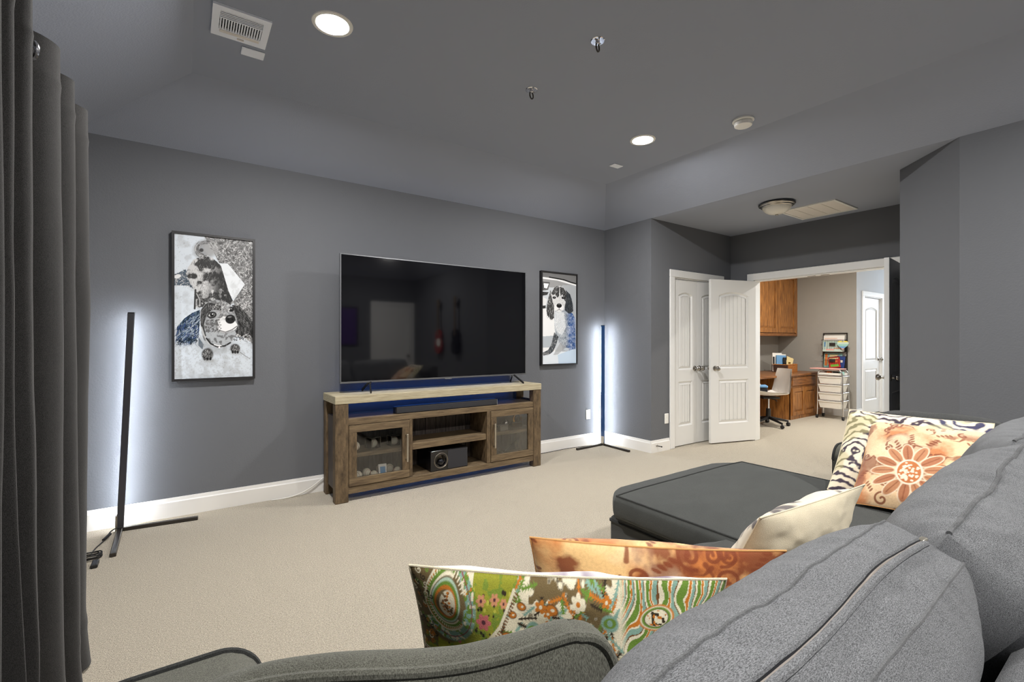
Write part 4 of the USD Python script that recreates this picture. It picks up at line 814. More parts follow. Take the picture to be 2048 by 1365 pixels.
def paint_rust(x, y, seed=0, flower=False, pale=0.0):
    base = np.array(GOLD) * (1 - pale) + np.array(lin(248, 218, 184)) * pale
    p = Paint(x, y, base); rng = np.random.default_rng(20 + seed)
    deep = np.array(DEEP) * (1 - pale * .5) + np.array(lin(158, 92, 66)) * pale * .5; rust = np.array(RUST) * (1 - pale * .5) + np.array(lin(206, 146, 108)) * pale * .5
    p.put(np.clip((p.f(4.2, seed + 1, 5) - .475 + .02 * (1 - pale)) * 5, 0, .9), rust); p.put(np.clip((p.f(6.5, seed + 2, 6) - .51 + .03 * pale) * 11, 0, .92 - .3 * pale), deep)
    p.put(np.clip((p.f(2.6, seed + 3, 4) - .58) * 6, 0, .7), lin(250, 228, 190))
    for k in range(20):
        cx, cy, r = rng.uniform(0, 1), rng.uniform(0, 1), rng.uniform(.03, .065); p.scroll(cx, cy, r, rng.uniform(.9, 1.5), rng.uniform(0, 6), .0095, deep, .9, 1 if k % 2 else -1)
        a = rng.uniform(0, 6.28); p.line([(cx + r * 1.2 * math.cos(a), cy + r * 1.2 * math.sin(a)), (cx + 2.2 * r * math.cos(a + .3), cy + 2.2 * r * math.sin(a + .3)), (cx + 3.2 * r * math.cos(a + .8), cy + 3.2 * r * math.sin(a + .8))], .014, deep, .85, True)
    for k in range(26):
        cx, cy = rng.uniform(0, 1), rng.uniform(0, 1); a = rng.uniform(0, 180)
        for q in range(4): p.ell(cx + .028 * q * math.cos(math.radians(a)), cy + .028 * q * math.sin(math.radians(a)), .02, .009, deep, a + 60, .3, .85)
    if flower:
        fx, fy = .40, .66
        for k in range(13):
            a = k * 2 * np.pi / 13 + .2; p.ell(fx + .19 * math.cos(a), fy + .2 * math.sin(a), .10, .045, lin(248, 222, 190), math.degrees(a), .12); p.ell(fx + .19 * math.cos(a), fy + .2 * math.sin(a), .09, .036, [lin(196, 138, 98), lin(182, 120, 84)][k % 2], math.degrees(a), .2)
            p.line([(fx + .11 * math.cos(a), fy + .12 * math.sin(a)), (fx + .25 * math.cos(a), fy + .26 * math.sin(a))], .006, deep, .6)
        p.ell(fx, fy, .095, .125, lin(250, 232, 206), 0, .06); p.ell(fx, fy, .08, .11, rust, 0, .06)
        for k in range(60):
            a, r = rng.uniform(0, 6.28), math.sqrt(rng.uniform(0, 1)); p.ell(fx + .07 * r * math.cos(a), fy + .095 * r * math.sin(a), .009, .009, lin(250, 232, 206), 0, .4)
    p.put(.25 * (p.n(160, 50) - .35), deep)
    return p.C
def paint_zebra(x, y):
    p = Paint(x, y, lin(240, 226, 200)); w = p.f(6, 2, 4) * 4.2 + y * 10 + .9 * np.sin(x * 13)
    st = np.abs((w % 1) - .5) * 2; p.put(np.clip((st - .56 + .7 * (p.f(14, 4, 3) - .5)) * 7, 0, 1), lin(72, 62, 74)); p.put(np.clip((p.f(6, 8, 3) - .56) * 8, 0, .5), lin(184, 176, 120)); p.put(np.clip((x - .62) * 5, 0, .35) * np.clip((st - .3) * 4, 0, 1), lin(70, 84, 130)); return p.C
def paint_purple_back(x, y):
    p = Paint(x, y, lin(240, 236, 232)); p.put(np.clip((p.f(7, 3, 3, 4) - .55) * 9, 0, 1), lin(140, 124, 140)); return p.C
def paint_fluffy(x, y):
    p = Paint(x, y, lin(226, 216, 196)); p.put(np.clip((p.f(6, 5, 3) - .52) * 12, 0, 1), lin(104, 98, 96)); return p.C

# ================================================================ SOFA
def soft_box(L, T, H, nx=50, ny=12, nz=26, bul=(.012, .05, .015), cr=.05, wr=.006, seed=0, sag=None, pull=0.0):
    """cushion: returns faces and the map from (a, b, c) in [-1, 1]^3 to points; x length, y thickness, z height"""
    def g(a, b, c):
        a, b, c = np.broadcast_arrays(np.asarray(a, float), b, c)
        kx = 1 - cr * np.abs(a) ** 5 * np.abs(c) ** 5 * (1.0) ; kz = kx; ky = 1 - .16 * np.maximum(np.abs(a), np.abs(c)) ** 6
        x = a * L / 2 * kx * (1 - .02 * c * c); y = b * T / 2 * ky; z = c * H / 2 * (1 - (1 - kz) * L / H * .6)
        x = x + a * bul[0] * (1 - b * b) * (1 - c ** 4); z = z + c * bul[2] * (1 - a ** 4) * (1 - b * b)
        y = y + b * bul[1] * (1 - a ** 4) * (1 - c ** 4)
        q = np.stack([x * 5 + 3.1 * seed, y * 5, z * 5], -1); dsp = (meshkit.fbm(q, 3, seed) - .5) * wr * 2 + (meshkit.fbm(q * np.array([3.2, 6, 1.4]), 2, seed + 9) - .5) * wr * .8
        y = y + dsp * np.sign(b + 1e-9) * np.abs(b) ** .5; z = z + dsp * np.sign(c) * np.abs(c) ** .5
        if pull: z = z + pull * np.sin(a * 30 + 9 * meshkit.fbm(np.stack([a * 3, b * 2, 0 * a + seed], -1), 2, seed)) * (.25 + .75 * np.abs(b)) * np.clip(c, 0, 1) ** 6 + pull * .8 * np.sin(a * 47 + 3 * b) * np.clip(b, 0, 1) ** 4 * np.clip(c, 0, 1) ** 2
        if sag is not None: z = z + sag(a) * (c + 1) / 2
        return np.stack([x, y, z], -1)
    def side(fix, s, n1, n2):
        i, j = np.meshgrid(np.linspace(-1, 1, n1), np.linspace(-1, 1, n2), indexing='ij'); o = np.full(i.shape, float(s))
        P = {0: lambda: g(o, i, j), 1: lambda: g(j, o, i), 2: lambda: g(i, j, o)}[fix]().reshape(-1, 3)
        return (P, grid_faces(n1, n2, s < 0))
    faces = [side(0, s, ny, nz) for s in (-1, 1)] + [side(1, s, nz, nx) for s in (-1, 1)] + [side(2, s, nx, ny) for s in (-1, 1)]
    return faces, g
def edge_pts(g, spec, n=60, push=.003):
    """polyline on a cushion edge; spec gives (a, b, c) with None for the running one"""
    t = np.linspace(-.985, .985, n); v = [t if s is None else np.full(n, s) for s in spec]; P = g(*v)
    return P
def place(mesh_or_pts, R, at):
    R = np.array(R)
    if isinstance(mesh_or_pts, np.ndarray): return mesh_or_pts @ R + np.array(at)
    return moved(mesh_or_pts, R, at)
def leanx(deg):            # rows: images of x, y, z; leaning the top towards -y
    a = math.radians(deg); return [[1, 0, 0], [0, math.cos(a), math.sin(a)], [0, -math.sin(a), math.cos(a)]]
def ring_pts(g, b, n=40):  # the piping loop around the face b = const
    s = np.linspace(-1, 1, n)
    A = np.concatenate([s, np.ones(n), -s, -np.ones(n)]); C = np.concatenate([-np.ones(n), s, np.ones(n), -s])
    m = np.maximum(np.abs(A), np.abs(C)); P = g(A * .995, b, C * .995)
    keep = np.concatenate([[True], np.linalg.norm(np.diff(P, axis=0), axis=1) > 1e-4]); return P[keep]

t = sofa = thing('sectional_sofa', 'grey upholstered sectional sofa with a wide chaise, seen from behind', 'sofa')
obj('back_frame', rbox(-.02, 3.26, -.10, .185, .05, .715, .045), 'cushion_grey', t, label='pale grey sofa back')
obj('seat_base', rbox(.16, 1.80, .16, 1.09, .05, .30, .02), 'sofa_dark', t)
obj('chaise_base', rbox(1.85, 3.01, .16, 1.755, .05, .325, .02), 'sofa_dark', t)
obj('chaise_piping', tube([(1.848, .3, .30), (1.848, 1.745, .30), (1.86, 1.757, .30), (3.0, 1.757, .30), (3.012, 1.745, .30), (3.012, 1.2, .30)], .006, 8), 'piping_grey', t)
def arm(cx, cy, ex, ey, w, L, z1, nm='arm'):
    """arm whose front panel centre is (cx, cy); (ex, ey) points forward"""
    e = np.array([ex, ey]) / math.hypot(ex, ey); s = np.array([e[1], -e[0]])
    prof = Polygon([(-w / 2, .05), (w / 2, .05), (w / 2, z1), (-w / 2, z1)]).intersection(Polygon([(-w / 2, 0), (w / 2, 0), (w / 2, z1 - .07), (-w / 2, z1 - .07)]).buffer(.07, 12).intersection(sbox(-w / 2, .05, w / 2, z1)))
    prof = unary([sbox(-w / 2, .05, w / 2, z1 - .08), sbox(-w / 2 + .08, .05, w / 2 - .08, z1), Point(-w / 2 + .08, z1 - .08).buffer(.08, 10), Point(w / 2 - .08, z1 - .08).buffer(.08, 10)])
    m = trimesh.creation.extrude_polygon(prof.simplify(.001), L, engine='earcut'); v = m.vertices
    def to(a, z, d): return np.stack([cx + s[0] * a - e[0] * d, cy + s[1] * a - e[1] * d, z], -1)
    mm = trimesh.Trimesh(to(v[:, 0], v[:, 1], v[:, 2]), m.faces, process=False); mm.fix_normals()
    a = obj(nm, mm, 'sofa_olive', sofa, 35)
    c = np.array(prof.exterior.coords)[:-1]; c = c[np.argsort(np.arctan2(c[:, 0], c[:, 1] - .3))]; c = c[c[:, 1] > .06]
    obj('front_piping', tube(to(c[:, 0], c[:, 1], np.full(len(c), .004)), .0065, 8), 'piping_grey', a)
def unary(l): return shapely.union_all(l)
arm(-.02, 1.12, 0, 1, .30, .27, .62)
obj('side_panel', rbox(-.16, .13, .15, .86, .05, .43, .03), 'sofa_olive', sofa)
arm(3.175, 1.17, 0, 1, .22, 1.0, .645)
for x, y in ((.3, 1.0), (1.7, 1.0), (1.95, 1.68), (2.93, 1.68), (.1, 0), (3.1, 0), (3.15, 1.08), (-.05, .97)): obj('foot', lathe([(0, 0), (.022, 0), (.03, .052), (0, .052)], 16, (x, y, 0)), 'wood_dark', t)
def cushion(name, label, cat, fs, g, R, at, mat, pipe=(), pmat='piping_grey', pr=.006, group=None):
    t = thing(name, label, cat, group=group)
    obj('cover', place(cat_(fs), R, at), mat, t, 40)
    for b in pipe: obj('piping', tube(place(ring_pts(g, b), R, at), pr, 8, True), pmat, t)
    return t
I3 = np.eye(3)
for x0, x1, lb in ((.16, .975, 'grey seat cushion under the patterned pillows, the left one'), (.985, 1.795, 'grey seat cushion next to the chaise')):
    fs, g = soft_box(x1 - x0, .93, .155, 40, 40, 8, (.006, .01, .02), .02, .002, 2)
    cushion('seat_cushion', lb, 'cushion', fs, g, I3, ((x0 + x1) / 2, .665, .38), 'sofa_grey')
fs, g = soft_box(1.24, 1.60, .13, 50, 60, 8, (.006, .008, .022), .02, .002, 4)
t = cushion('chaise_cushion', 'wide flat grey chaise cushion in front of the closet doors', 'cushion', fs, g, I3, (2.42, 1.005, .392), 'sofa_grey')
for c in (-1, 1):
    s = np.linspace(-1, 1, 40); A = np.concatenate([s, np.ones(40), -s, -np.ones(40)]); B = np.concatenate([-np.ones(40), s, np.ones(40), -s]); P = g(A, B, float(c)); P = P[np.concatenate([[True], np.linalg.norm(np.diff(P, axis=0), axis=1) > 1e-4])]
    obj('piping', tube(P + np.array([2.42, 1.005, .392]), .0055, 8, True), 'piping_grey', t)
# back cushions: near one with zipper on its top boxing
def turned(deg, yaw, roll):
    a, b = math.radians(yaw), math.radians(roll)
    return np.array([[math.cos(b), 0, math.sin(b)], [0, 1, 0], [-math.sin(b), 0, math.cos(b)]]) @ np.array(leanx(deg)) @ np.array([[math.cos(a), math.sin(a), 0], [-math.sin(a), math.cos(a), 0], [0, 0, 1]])
R, NC = turned(18.5, 2.5, -1.2), (.761, .34, .679)
fs, g = soft_box(.98, .152, .40, 100, 20, 44, (.02, .078, .012), .05, .0055, 3, pull=.0014)
t = cushion('back_cushion', 'nearest pale grey back cushion with a zipper along its top', 'cushion', fs, g, R, NC, 'cushion_grey', (), 'piping_light')
for b in (1, -1): obj('seam', tube(place(edge_pts(g, (None, b, 1)), R, NC), .0028, 6), 'piping_light', t)
a = np.linspace(-.97, .86, 70); wob = .06 * np.sin(a * 5) 
for off, r, mt, nm in ((.13, .0055, 'cushion_grey', 'zipper_flap'), (-.10, .006, 'cushion_grey', 'zipper_flap')): obj(nm, tube(place(g(a, wob + off, np.ones(70)), R, NC) + np.array([0, 0, .002]), r, 8), mt, t)
obj('zipper_tape', tube(place(g(a, wob, np.ones(70)), R, NC) + np.array([0, 0, .0008]), .0022, 6), 'zip_grey', t, label='pale zipper teeth'); obj('zipper_gap', tube(place(g(a, wob + .05, np.ones(70)), R, NC) + np.array([0, 0, .0008]), .0025, 6), 'navy_dark', t)
e = place(g(np.array([.88]), wob[-1:], np.array([1.0])), R, NC)[0]; obj('zipper_pull', rbox(e[0] - .008, e[0] + .016, e[1] - .006, e[1] + .006, e[2], e[2] + .007, .003, 8), 'silver_dish', t, label='metal zipper pull')
for NC2, R, lb, sd in (((1.655, .304, .698), turned(30, 3.5, 5.5), 'puffy pale grey back cushion behind the cream pillow', 5), ((2.58, .335, .725), turned(27, 0, 0), 'far pale grey back cushion at the right edge', 6)):
    fs, g = soft_box(.92, .18, .42, 100, 20, 50, (.02, .085, .02), .05, .011, sd, pull=.0032)
    t = cushion('back_cushion', lb, 'cushion', fs, g, R, NC2, 'cushion_grey', (), 'piping_light')
    obj('piping', tube(place(edge_pts(g, (None, 1, 1)), R, NC2), .005, 8), 'piping_light', t)
# olive grey loose cushion set at an angle in the left corner
fs, g = soft_box(.653, .055, .34, 90, 14, 40, (.008, .03, .01), .17, .004, 8, sag=lambda a: .032 * a - .005 * np.cos(a * 3.1) - .024 * np.sin(a * 3.1))
fsR, at = turned(-2.1, -24.1, 1.65), (.225, .615, .647)
t = cushion('corner_cushion', 'olive grey piped cushion standing in front of the paisley pillow', 'cushion', fs, g, fsR, at, 'sofa_olive', (-1,), 'sofa_olive', .0075)

# ================================================================ THROW PILLOWS
def pillow(name, label, TL, ex, up, w, h, thick, front, back, N=150, mat='print_cloth', back_mat=None, ears=.018, seed=0, wr=.006, trim=None):
    """TL: top-left corner as the camera sees it, ex: left to right, up: upwards in the pillow's plane; the front faces ex x up"""
    ex = np.array(ex, float); ex /= np.linalg.norm(ex); up = np.array(up, float); up -= ex * (up @ ex); up /= np.linalg.norm(up); n = np.cross(ex, up)
    i, j = np.meshgrid(np.linspace(-1, 1, N), np.linspace(-1, 1, N), indexing='ij')
    X = i * (1 - ears * (1 - j * j) * 2 * np.abs(i) ** 2); Yv = j * (1 - ears * (1 - i * i) * 2 * np.abs(j) ** 2)
    prof = (np.clip(1 - np.abs(i) ** 2.6, 0, 1) * np.clip(1 - np.abs(j) ** 2.6, 0, 1)) ** .62
    c = np.array(TL, float) + ex * w / 2 - up * h / 2
    t = thing(name, label, 'pillow')
    for sgn, colour, nm, mt in ((1, front, 'front_panel', mat), (-1, back, 'back_panel', back_mat or mat)):
        q = np.stack([i * 2.2 + seed, j * 2.2, 0 * i + sgn], -1); radial = np.sin(np.arctan2(j, i) * 9 + seed) * np.hypot(i, j) ** 2 * .4
        D = prof * (thick / 2) + prof.clip(0, .5) * 2 * wr * ((meshkit.fbm(q, 3, seed) - .5) * 2.5 + radial)
        P = c + X[..., None] * ex * w / 2 + Yv[..., None] * up * h / 2 + sgn * D[..., None] * n
        f = grid_faces(N, N, sgn < 0)
        if callable(colour): obj(nm, (P.reshape(-1, 3), f), mt, t, color=colour((i.ravel() + 1) / 2, (1 - j.ravel()) / 2))
        else: obj(nm, (P.reshape(-1, 3), f), colour, t, True)
    s = np.linspace(-1, 1, 40); A = np.concatenate([s, np.ones(40), -s, -np.ones(40)]); B = np.concatenate([-np.ones(40), s, np.ones(40), -s])
    XX = A * (1 - ears * (1 - B * B) * 2 * A ** 2); YY = B * (1 - ears * (1 - A * A) * 2 * B ** 2); P = c + XX[:, None] * ex * w / 2 + YY[:, None] * up * h / 2
    obj('edge_seam', tube(P[np.concatenate([[True], np.linalg.norm(np.diff(P, axis=0), axis=1) > 1e-4])], .0022, 6, True), trim or 'cream_cloth', t)
    return t
def tilt(ex, deg):          # up-vector of a pillow whose top leans towards the camera
    ex = np.array(ex, float) / np.linalg.norm(ex); n = np.cross(ex, (0, 0, 1)); a = math.radians(deg); return np.array([0, 0, 1]) * math.cos(a) + n * math.sin(a)
ex = (.401, -.336, 0)
pillow('throw_pillow', 'green and cream paisley print pillow', (.315, .762, .865), ex, tilt(ex, 17), .525, .41, .15, lambda u, v: paint_paisley(u * 2940, v * 2300), paint_purple_back, 400, seed=1, wr=.012, ears=.026)
ex = (.403, -.364, 0)
pillow('throw_pillow', 'rust and gold velvet pillow behind the paisley pillow', (.64, .85, .805), ex, tilt(ex, 17), .545, .36, .17, lambda u, v: paint_rust(u, v, 1), lambda u, v: paint_rust(u, v, 5), 240, 'print_velvet', seed=2, trim='velvet_trim', ears=.03)
ex = (.52, -.04, 0)
pillow('throw_pillow', 'cream pillow with a fluffy grey spotted front', (1.171, .605, .81), ex, tilt(ex, 27), .54, .38, .14, 'cream_cloth', paint_fluffy, 120, seed=3, wr=.01)
eup = (.75, -.05, .66); exr = (.10, -1, 0)
pillow('throw_pillow', 'peach and rust floral pillow propped against the chaise arm', (2.95, .95, .835), exr, eup, .52, .52, .16, lambda u, v: paint_rust(u, v, 9, True, .55), lambda u, v: paint_rust(u, v, 12), 240, 'print_velvet', seed=4, trim='velvet_trim', ears=.03)
pillow('throw_pillow', 'black and cream zebra print pillow behind the peach floral pillow', (3.0, 1.06, .872), (.06, -1, .0), (.66, .0, .75), .56, .50, .10, paint_zebra, paint_zebra, 150, seed=5)
fs, g = soft_box(.52, .10, .36, 40, 10, 26, (.01, .03, .02), .06, .006, 12)
Rg = np.array(leanx(-6)) @ np.array([[0, -1, 0], [1, 0, 0], [0, 0, 1]])
cushion('bolster_cushion', 'dark grey piped cushion leaning behind the zebra pillow', 'cushion', fs, g, Rg, (3.215, .74, .675), 'sofa_dark', (1,), 'piping_grey')
# ================================================================ FRAMED DOG PICTURES (flat prints)
def photo(name_label, x0, x1, z0, z1, y, paint, nu, nv):
    t = thing('picture_frame', name_label, 'framed picture')
    F, D = .016, .04
    fr = sbox(x0, z0, x1, z1).difference(sbox(x0 + F, z0 + F, x1 - F, z1 - F)); obj('frame', prism(fr, y, y + D, 'y'), 'black_frame', t, False)
    obj('backing', bx(x0 + .004, x1 - .004, y + .014, y + D - .001, z0 + .004, z1 - .004), 'black_plastic', t)
    i, j = np.meshgrid(np.linspace(0, 1, nu), np.linspace(0, 1, nv), indexing='ij')
    P = np.stack([x0 + F + i * (x1 - x0 - 2 * F), 0 * i + y + .010, z1 - F - j * (z1 - z0 - 2 * F)], -1).reshape(-1, 3)
    obj('print', (P, grid_faces(nu, nv, True)), 'photo_print', t, color=paint(i.ravel(), j.ravel()), label='black and white dog photograph')
    return t
def grey(v, b=0.0): return lin(v - 4 * b * 3, v, min(255, v + 12 * b))
def fur(p, rng, n, region, ang, L, w, shades, k=.8, curl=.5):
    """short tapered strokes inside a polygon"""
    P = Polygon(region); a0, b0, a1, b1 = P.bounds; c = 0
    while c < n:
        x, y = rng.uniform(a0, a1), rng.uniform(b0, b1)
        if not P.contains(Point(x, y)): continue
        c += 1; a = math.radians(ang(x, y) if callable(ang) else ang) + rng.normal(0, .35); l = L * rng.uniform(.6, 1.3)
        p.line([(x, y), (x + l * .5 * math.cos(a), y + l * .5 * math.sin(a)), (x + l * math.cos(a + curl * rng.normal()), y + l * math.sin(a + curl * rng.normal()))], w, shades[rng.integers(len(shades))], k, True)
def dog_standing(u, v):
    X, Y = 107 + 628 * u, (105 + 65 * u) + v * ((1278 - 23 * u) - (105 + 65 * u)); rng = np.random.default_rng(31)
    p = Paint(X, Y, grey(214, .6)); s = p
    s.put(np.clip((p.f(.02, 1, 4) - .5) * 1.6, 0, .35), grey(150)); s.put(.35 * (p.n(.14, 2) > .72), grey(140))
    grass = [(330, 120), (740, 160), (740, 1000), (690, 960), (640, 930), (570, 650), (668, 515), (520, 345), (455, 345), (400, 240)]
    s.poly(grass, grey(128)); s.put(s.inside(grass) * np.clip((p.f(.05, 5, 4) - .42) * 4, 0, .8), grey(70))
    fur(s, rng, 700, grass, lambda x, y: rng.uniform(0, 360), 32, 3.2, [grey(224), grey(196), grey(60), grey(170)], .8)
    s.poly([(460, 348), (522, 345), (668, 515), (572, 640), (515, 560)], grey(226, .3)); s.put(s.inside([(460, 348), (522, 345), (668, 515), (572, 640), (515, 560)]) * np.clip((p.f(.03, 8, 3) - .5) * 2, 0, .3), grey(160))
    dark = [(100, 440), (190, 395), (215, 440), (265, 560), (200, 525), (100, 525)]; s.poly(dark, grey(96, 1)); fur(s, rng, 120, dark, lambda x, y: rng.uniform(0, 360), 24, 3, [grey(210), grey(40, 1), grey(150)], .9)
    s.ell(130, 452, 26, 16, grey(216), -20)
    # tail
    s.ell(345, 232, 92, 72, grey(120), -10, .5, .75); s.ell(385, 225, 60, 62, grey(168), -10, .6, .6)
    for k in range(150):
        a = rng.uniform(1.2, 5.9); r = rng.uniform(48, 84); x, y = 345 + r * math.cos(a) * 1.05, 232 + r * math.sin(a) * .85
        s.line([(x, y), (x - 26 * math.sin(a) , y + 22 * math.cos(a)), (x - 50 * math.sin(a + .4), y + 42 * math.cos(a + .4))], 5, [grey(90), grey(130), grey(60), grey(190)][k % 4], .6, True)
    s.ell(312, 240, 17, 15, grey(60), 0, .5)
    for k in range(60): s.line([(400 + rng.uniform(-30, 30), 190 + rng.uniform(-20, 40)), (430 + rng.uniform(-20, 40), 240 + rng.uniform(-20, 50))], 4, [grey(200), grey(160), grey(90)][k % 3], .6, True)
    # body
    body = [(208, 380), (250, 315), (330, 288), (400, 300), (468, 365), (500, 470), (530, 570), (575, 665), (500, 700), (380, 690), (262, 705), (266, 580), (222, 500), (196, 430)]
    s.poly(body, grey(58)); m = s.inside(body)
    s.put(m * np.clip((p.f(.02, 11, 4) - .46) * 9, 0, 1) * np.clip((480 - X * .9 - .25 * (Y - 300)) / 120, 0, 1), grey(196)); s.put(m * np.clip((p.f(.03, 14, 4) - .57) * 9, 0, .9) * (Y > 520), grey(210))
    fur(s, rng, 420, body, 95, 26, 3, [grey(36), grey(84), grey(110), grey(150)], .55)
    s.put(m * np.clip((X - 400) / 120, 0, .4), grey(40))
    s.line([(266, 560), (262, 640), (260, 710)], 9, grey(60)); s.line([(275, 590), (300, 640), (300, 690)], 5, grey(190), .8)
    # shadow under, paws
    s.put(.5 * np.clip(1.3 - p.ed(420, 1000, 170, 70), 0, 1), grey(120))
    # ears
    le = [(300, 720), (300, 800), (290, 940), (240, 985), (160, 985), (118, 960), (125, 860), (180, 790), (240, 745)]
    s.poly(le, grey(52, 1.4)); fur(s, rng, 300, le, lambda x, y: 120 + (x - 200) * .15, 60, 4, [grey(24, 1.5), lin(40, 66, 120), grey(120, 1.5), grey(190, .8)], .75)  # blue tint paints the corner lamp mirrored in the picture glass
    re = [(560, 680), (620, 690), (690, 760), (735, 830), (735, 940), (660, 935), (575, 930), (600, 830), (570, 740)]
    s.poly(re, grey(48)); fur(s, rng, 300, re, lambda x, y: 60 + (x - 600) * .1, 60, 4, [grey(26), grey(80), grey(120), grey(40)], .7)
    for k in range(26): x = rng.uniform(570, 735); s.scroll(x, rng.uniform(915, 965), rng.uniform(7, 14), 1.0, rng.uniform(0, 6), 2.6, [grey(30), grey(210)][k % 2]); 
    for k in range(20): x = rng.uniform(120, 270); s.scroll(x, rng.uniform(950, 995), rng.uniform(8, 14), 1.0, rng.uniform(0, 6), 2.8, grey(30, 1))
    # chest, head
    ch = [(310, 900), (340, 985), (430, 1020), (540, 990), (590, 940), (590, 860), (330, 850)]; s.poly(ch, grey(176, .3)); s.put(s.inside(ch) * np.clip((p.f(.045, 21, 3) - .52) * 8, 0, .8), grey(90))
    s.poly([(290, 940), (330, 1000), (320, 1040), (290, 1010)], grey(110, .8))
    hd = [(300, 800), (305, 720), (350, 660), (420, 635), (500, 650), (560, 690), (590, 760), (608, 840), (590, 890), (520, 910), (440, 905), (370, 890), (320, 860)]
    s.poly(hd, grey(168, .2)); s.put(s.inside(hd) * np.clip((p.f(.03, 25, 4) - .48) * 8, 0, .85), grey(104)); fur(s, rng, 260, hd, lambda x, y: math.degrees(math.atan2(y - 760, x - 470)), 22, 2.6, [grey(214), grey(90), grey(140), grey(60)], .5)
    s.poly([(305, 800), (310, 720), (345, 672), (385, 662), (470, 690), (470, 730), (400, 715), (350, 760), (330, 850), (350, 930), (330, 930), (308, 860)], grey(58)); fur(s, rng, 90, [(305, 800), (310, 720), (345, 672), (470, 690), (400, 715), (350, 760), (330, 850)], 110, 34, 3, [grey(30), grey(120), grey(80)], .7)
    s.line([(312, 860), (335, 930), (372, 990), (402, 1012)], 7, grey(200), .8)
    s.ell(395, 762, 38, 27, grey(40), -12); s.ell(393, 761, 27, 16, grey(120), -12, .4); s.ell(379, 764, 9, 6, grey(214), -12, .5); s.ell(395, 760, 16, 15, grey(22)); s.ell(400, 754, 5, 4, grey(250))
    s.ell(552, 716, 24, 20, grey(40), 10); s.ell(541, 716, 9, 7, grey(200)); s.ell(552, 716, 11, 11, grey(20)); s.ell(555, 712, 3, 3, grey(240))
    s.put(s.inside([(445, 800), (490, 770), (580, 800), (610, 850), (580, 880), (500, 905), (450, 890)]), grey(232)); s.line([(455, 885), (505, 900), (560, 880), (603, 850)], 5, grey(90), .9)
    fur(s, rng, 90, [(440, 790), (490, 765), (560, 785), (470, 800), (455, 880), (440, 880)], 120, 18, 2.4, [grey(226), grey(150), grey(200)], .7); fur(s, rng, 120, [(345, 690), (480, 650), (560, 700), (520, 760), (440, 760)], -70, 26, 2.6, [grey(226), grey(60), grey(150), grey(200)], .7)
    s.ell(545, 795, 42, 37, grey(36), -8); s.ell(528, 796, 9, 8, grey(14)); s.ell(563, 797, 8, 8, grey(14)); s.ell(540, 778, 16, 6, grey(120), -8, .6)
    for k in range(60): x, y = rng.uniform(340, 470), rng.uniform(800, 900); s.ell(x, y, rng.uniform(3, 8), rng.uniform(3, 7), grey(80), 0, .5, .8)
    # collar and tag
    s.line([(352, 950), (385, 992), (440, 1018), (500, 1010), (545, 985)], 8, grey(40)); s.line([(415, 1000), (440, 1008), (470, 1008)], 5, grey(236)); s.ell(455, 1022, 8, 9, grey(230))
    # paws
    for cx, cy, rx, ry in ((360, 1078, 46, 50), (586, 1032, 42, 38)):
        s.ell(cx, cy, rx, ry, grey(70), 10, .25); s.ell(cx + 14, cy + ry, rx * 1.3, 16, grey(150), 0, .8, .5)
        pl = [(cx - rx, cy), (cx, cy - ry), (cx + rx, cy), (cx, cy + ry)]; fur(s, rng, 60, pl, 100, 18, 3, [grey(200), grey(30), grey(120)], .8)
        for k in (-1, 0, 1): s.ell(cx + k * rx * .5, cy + ry * .72, 9, 13, grey(24), 0, .4)
    s.line([(625, 1060), (670, 1090), (712, 1115)], 2.5, grey(110))
    # the stone floor in front
    m = (Y > 990) * 1.0; s.put(m * .25 * (p.f(.08, 33, 3) > .58), grey(150))
    return p.C
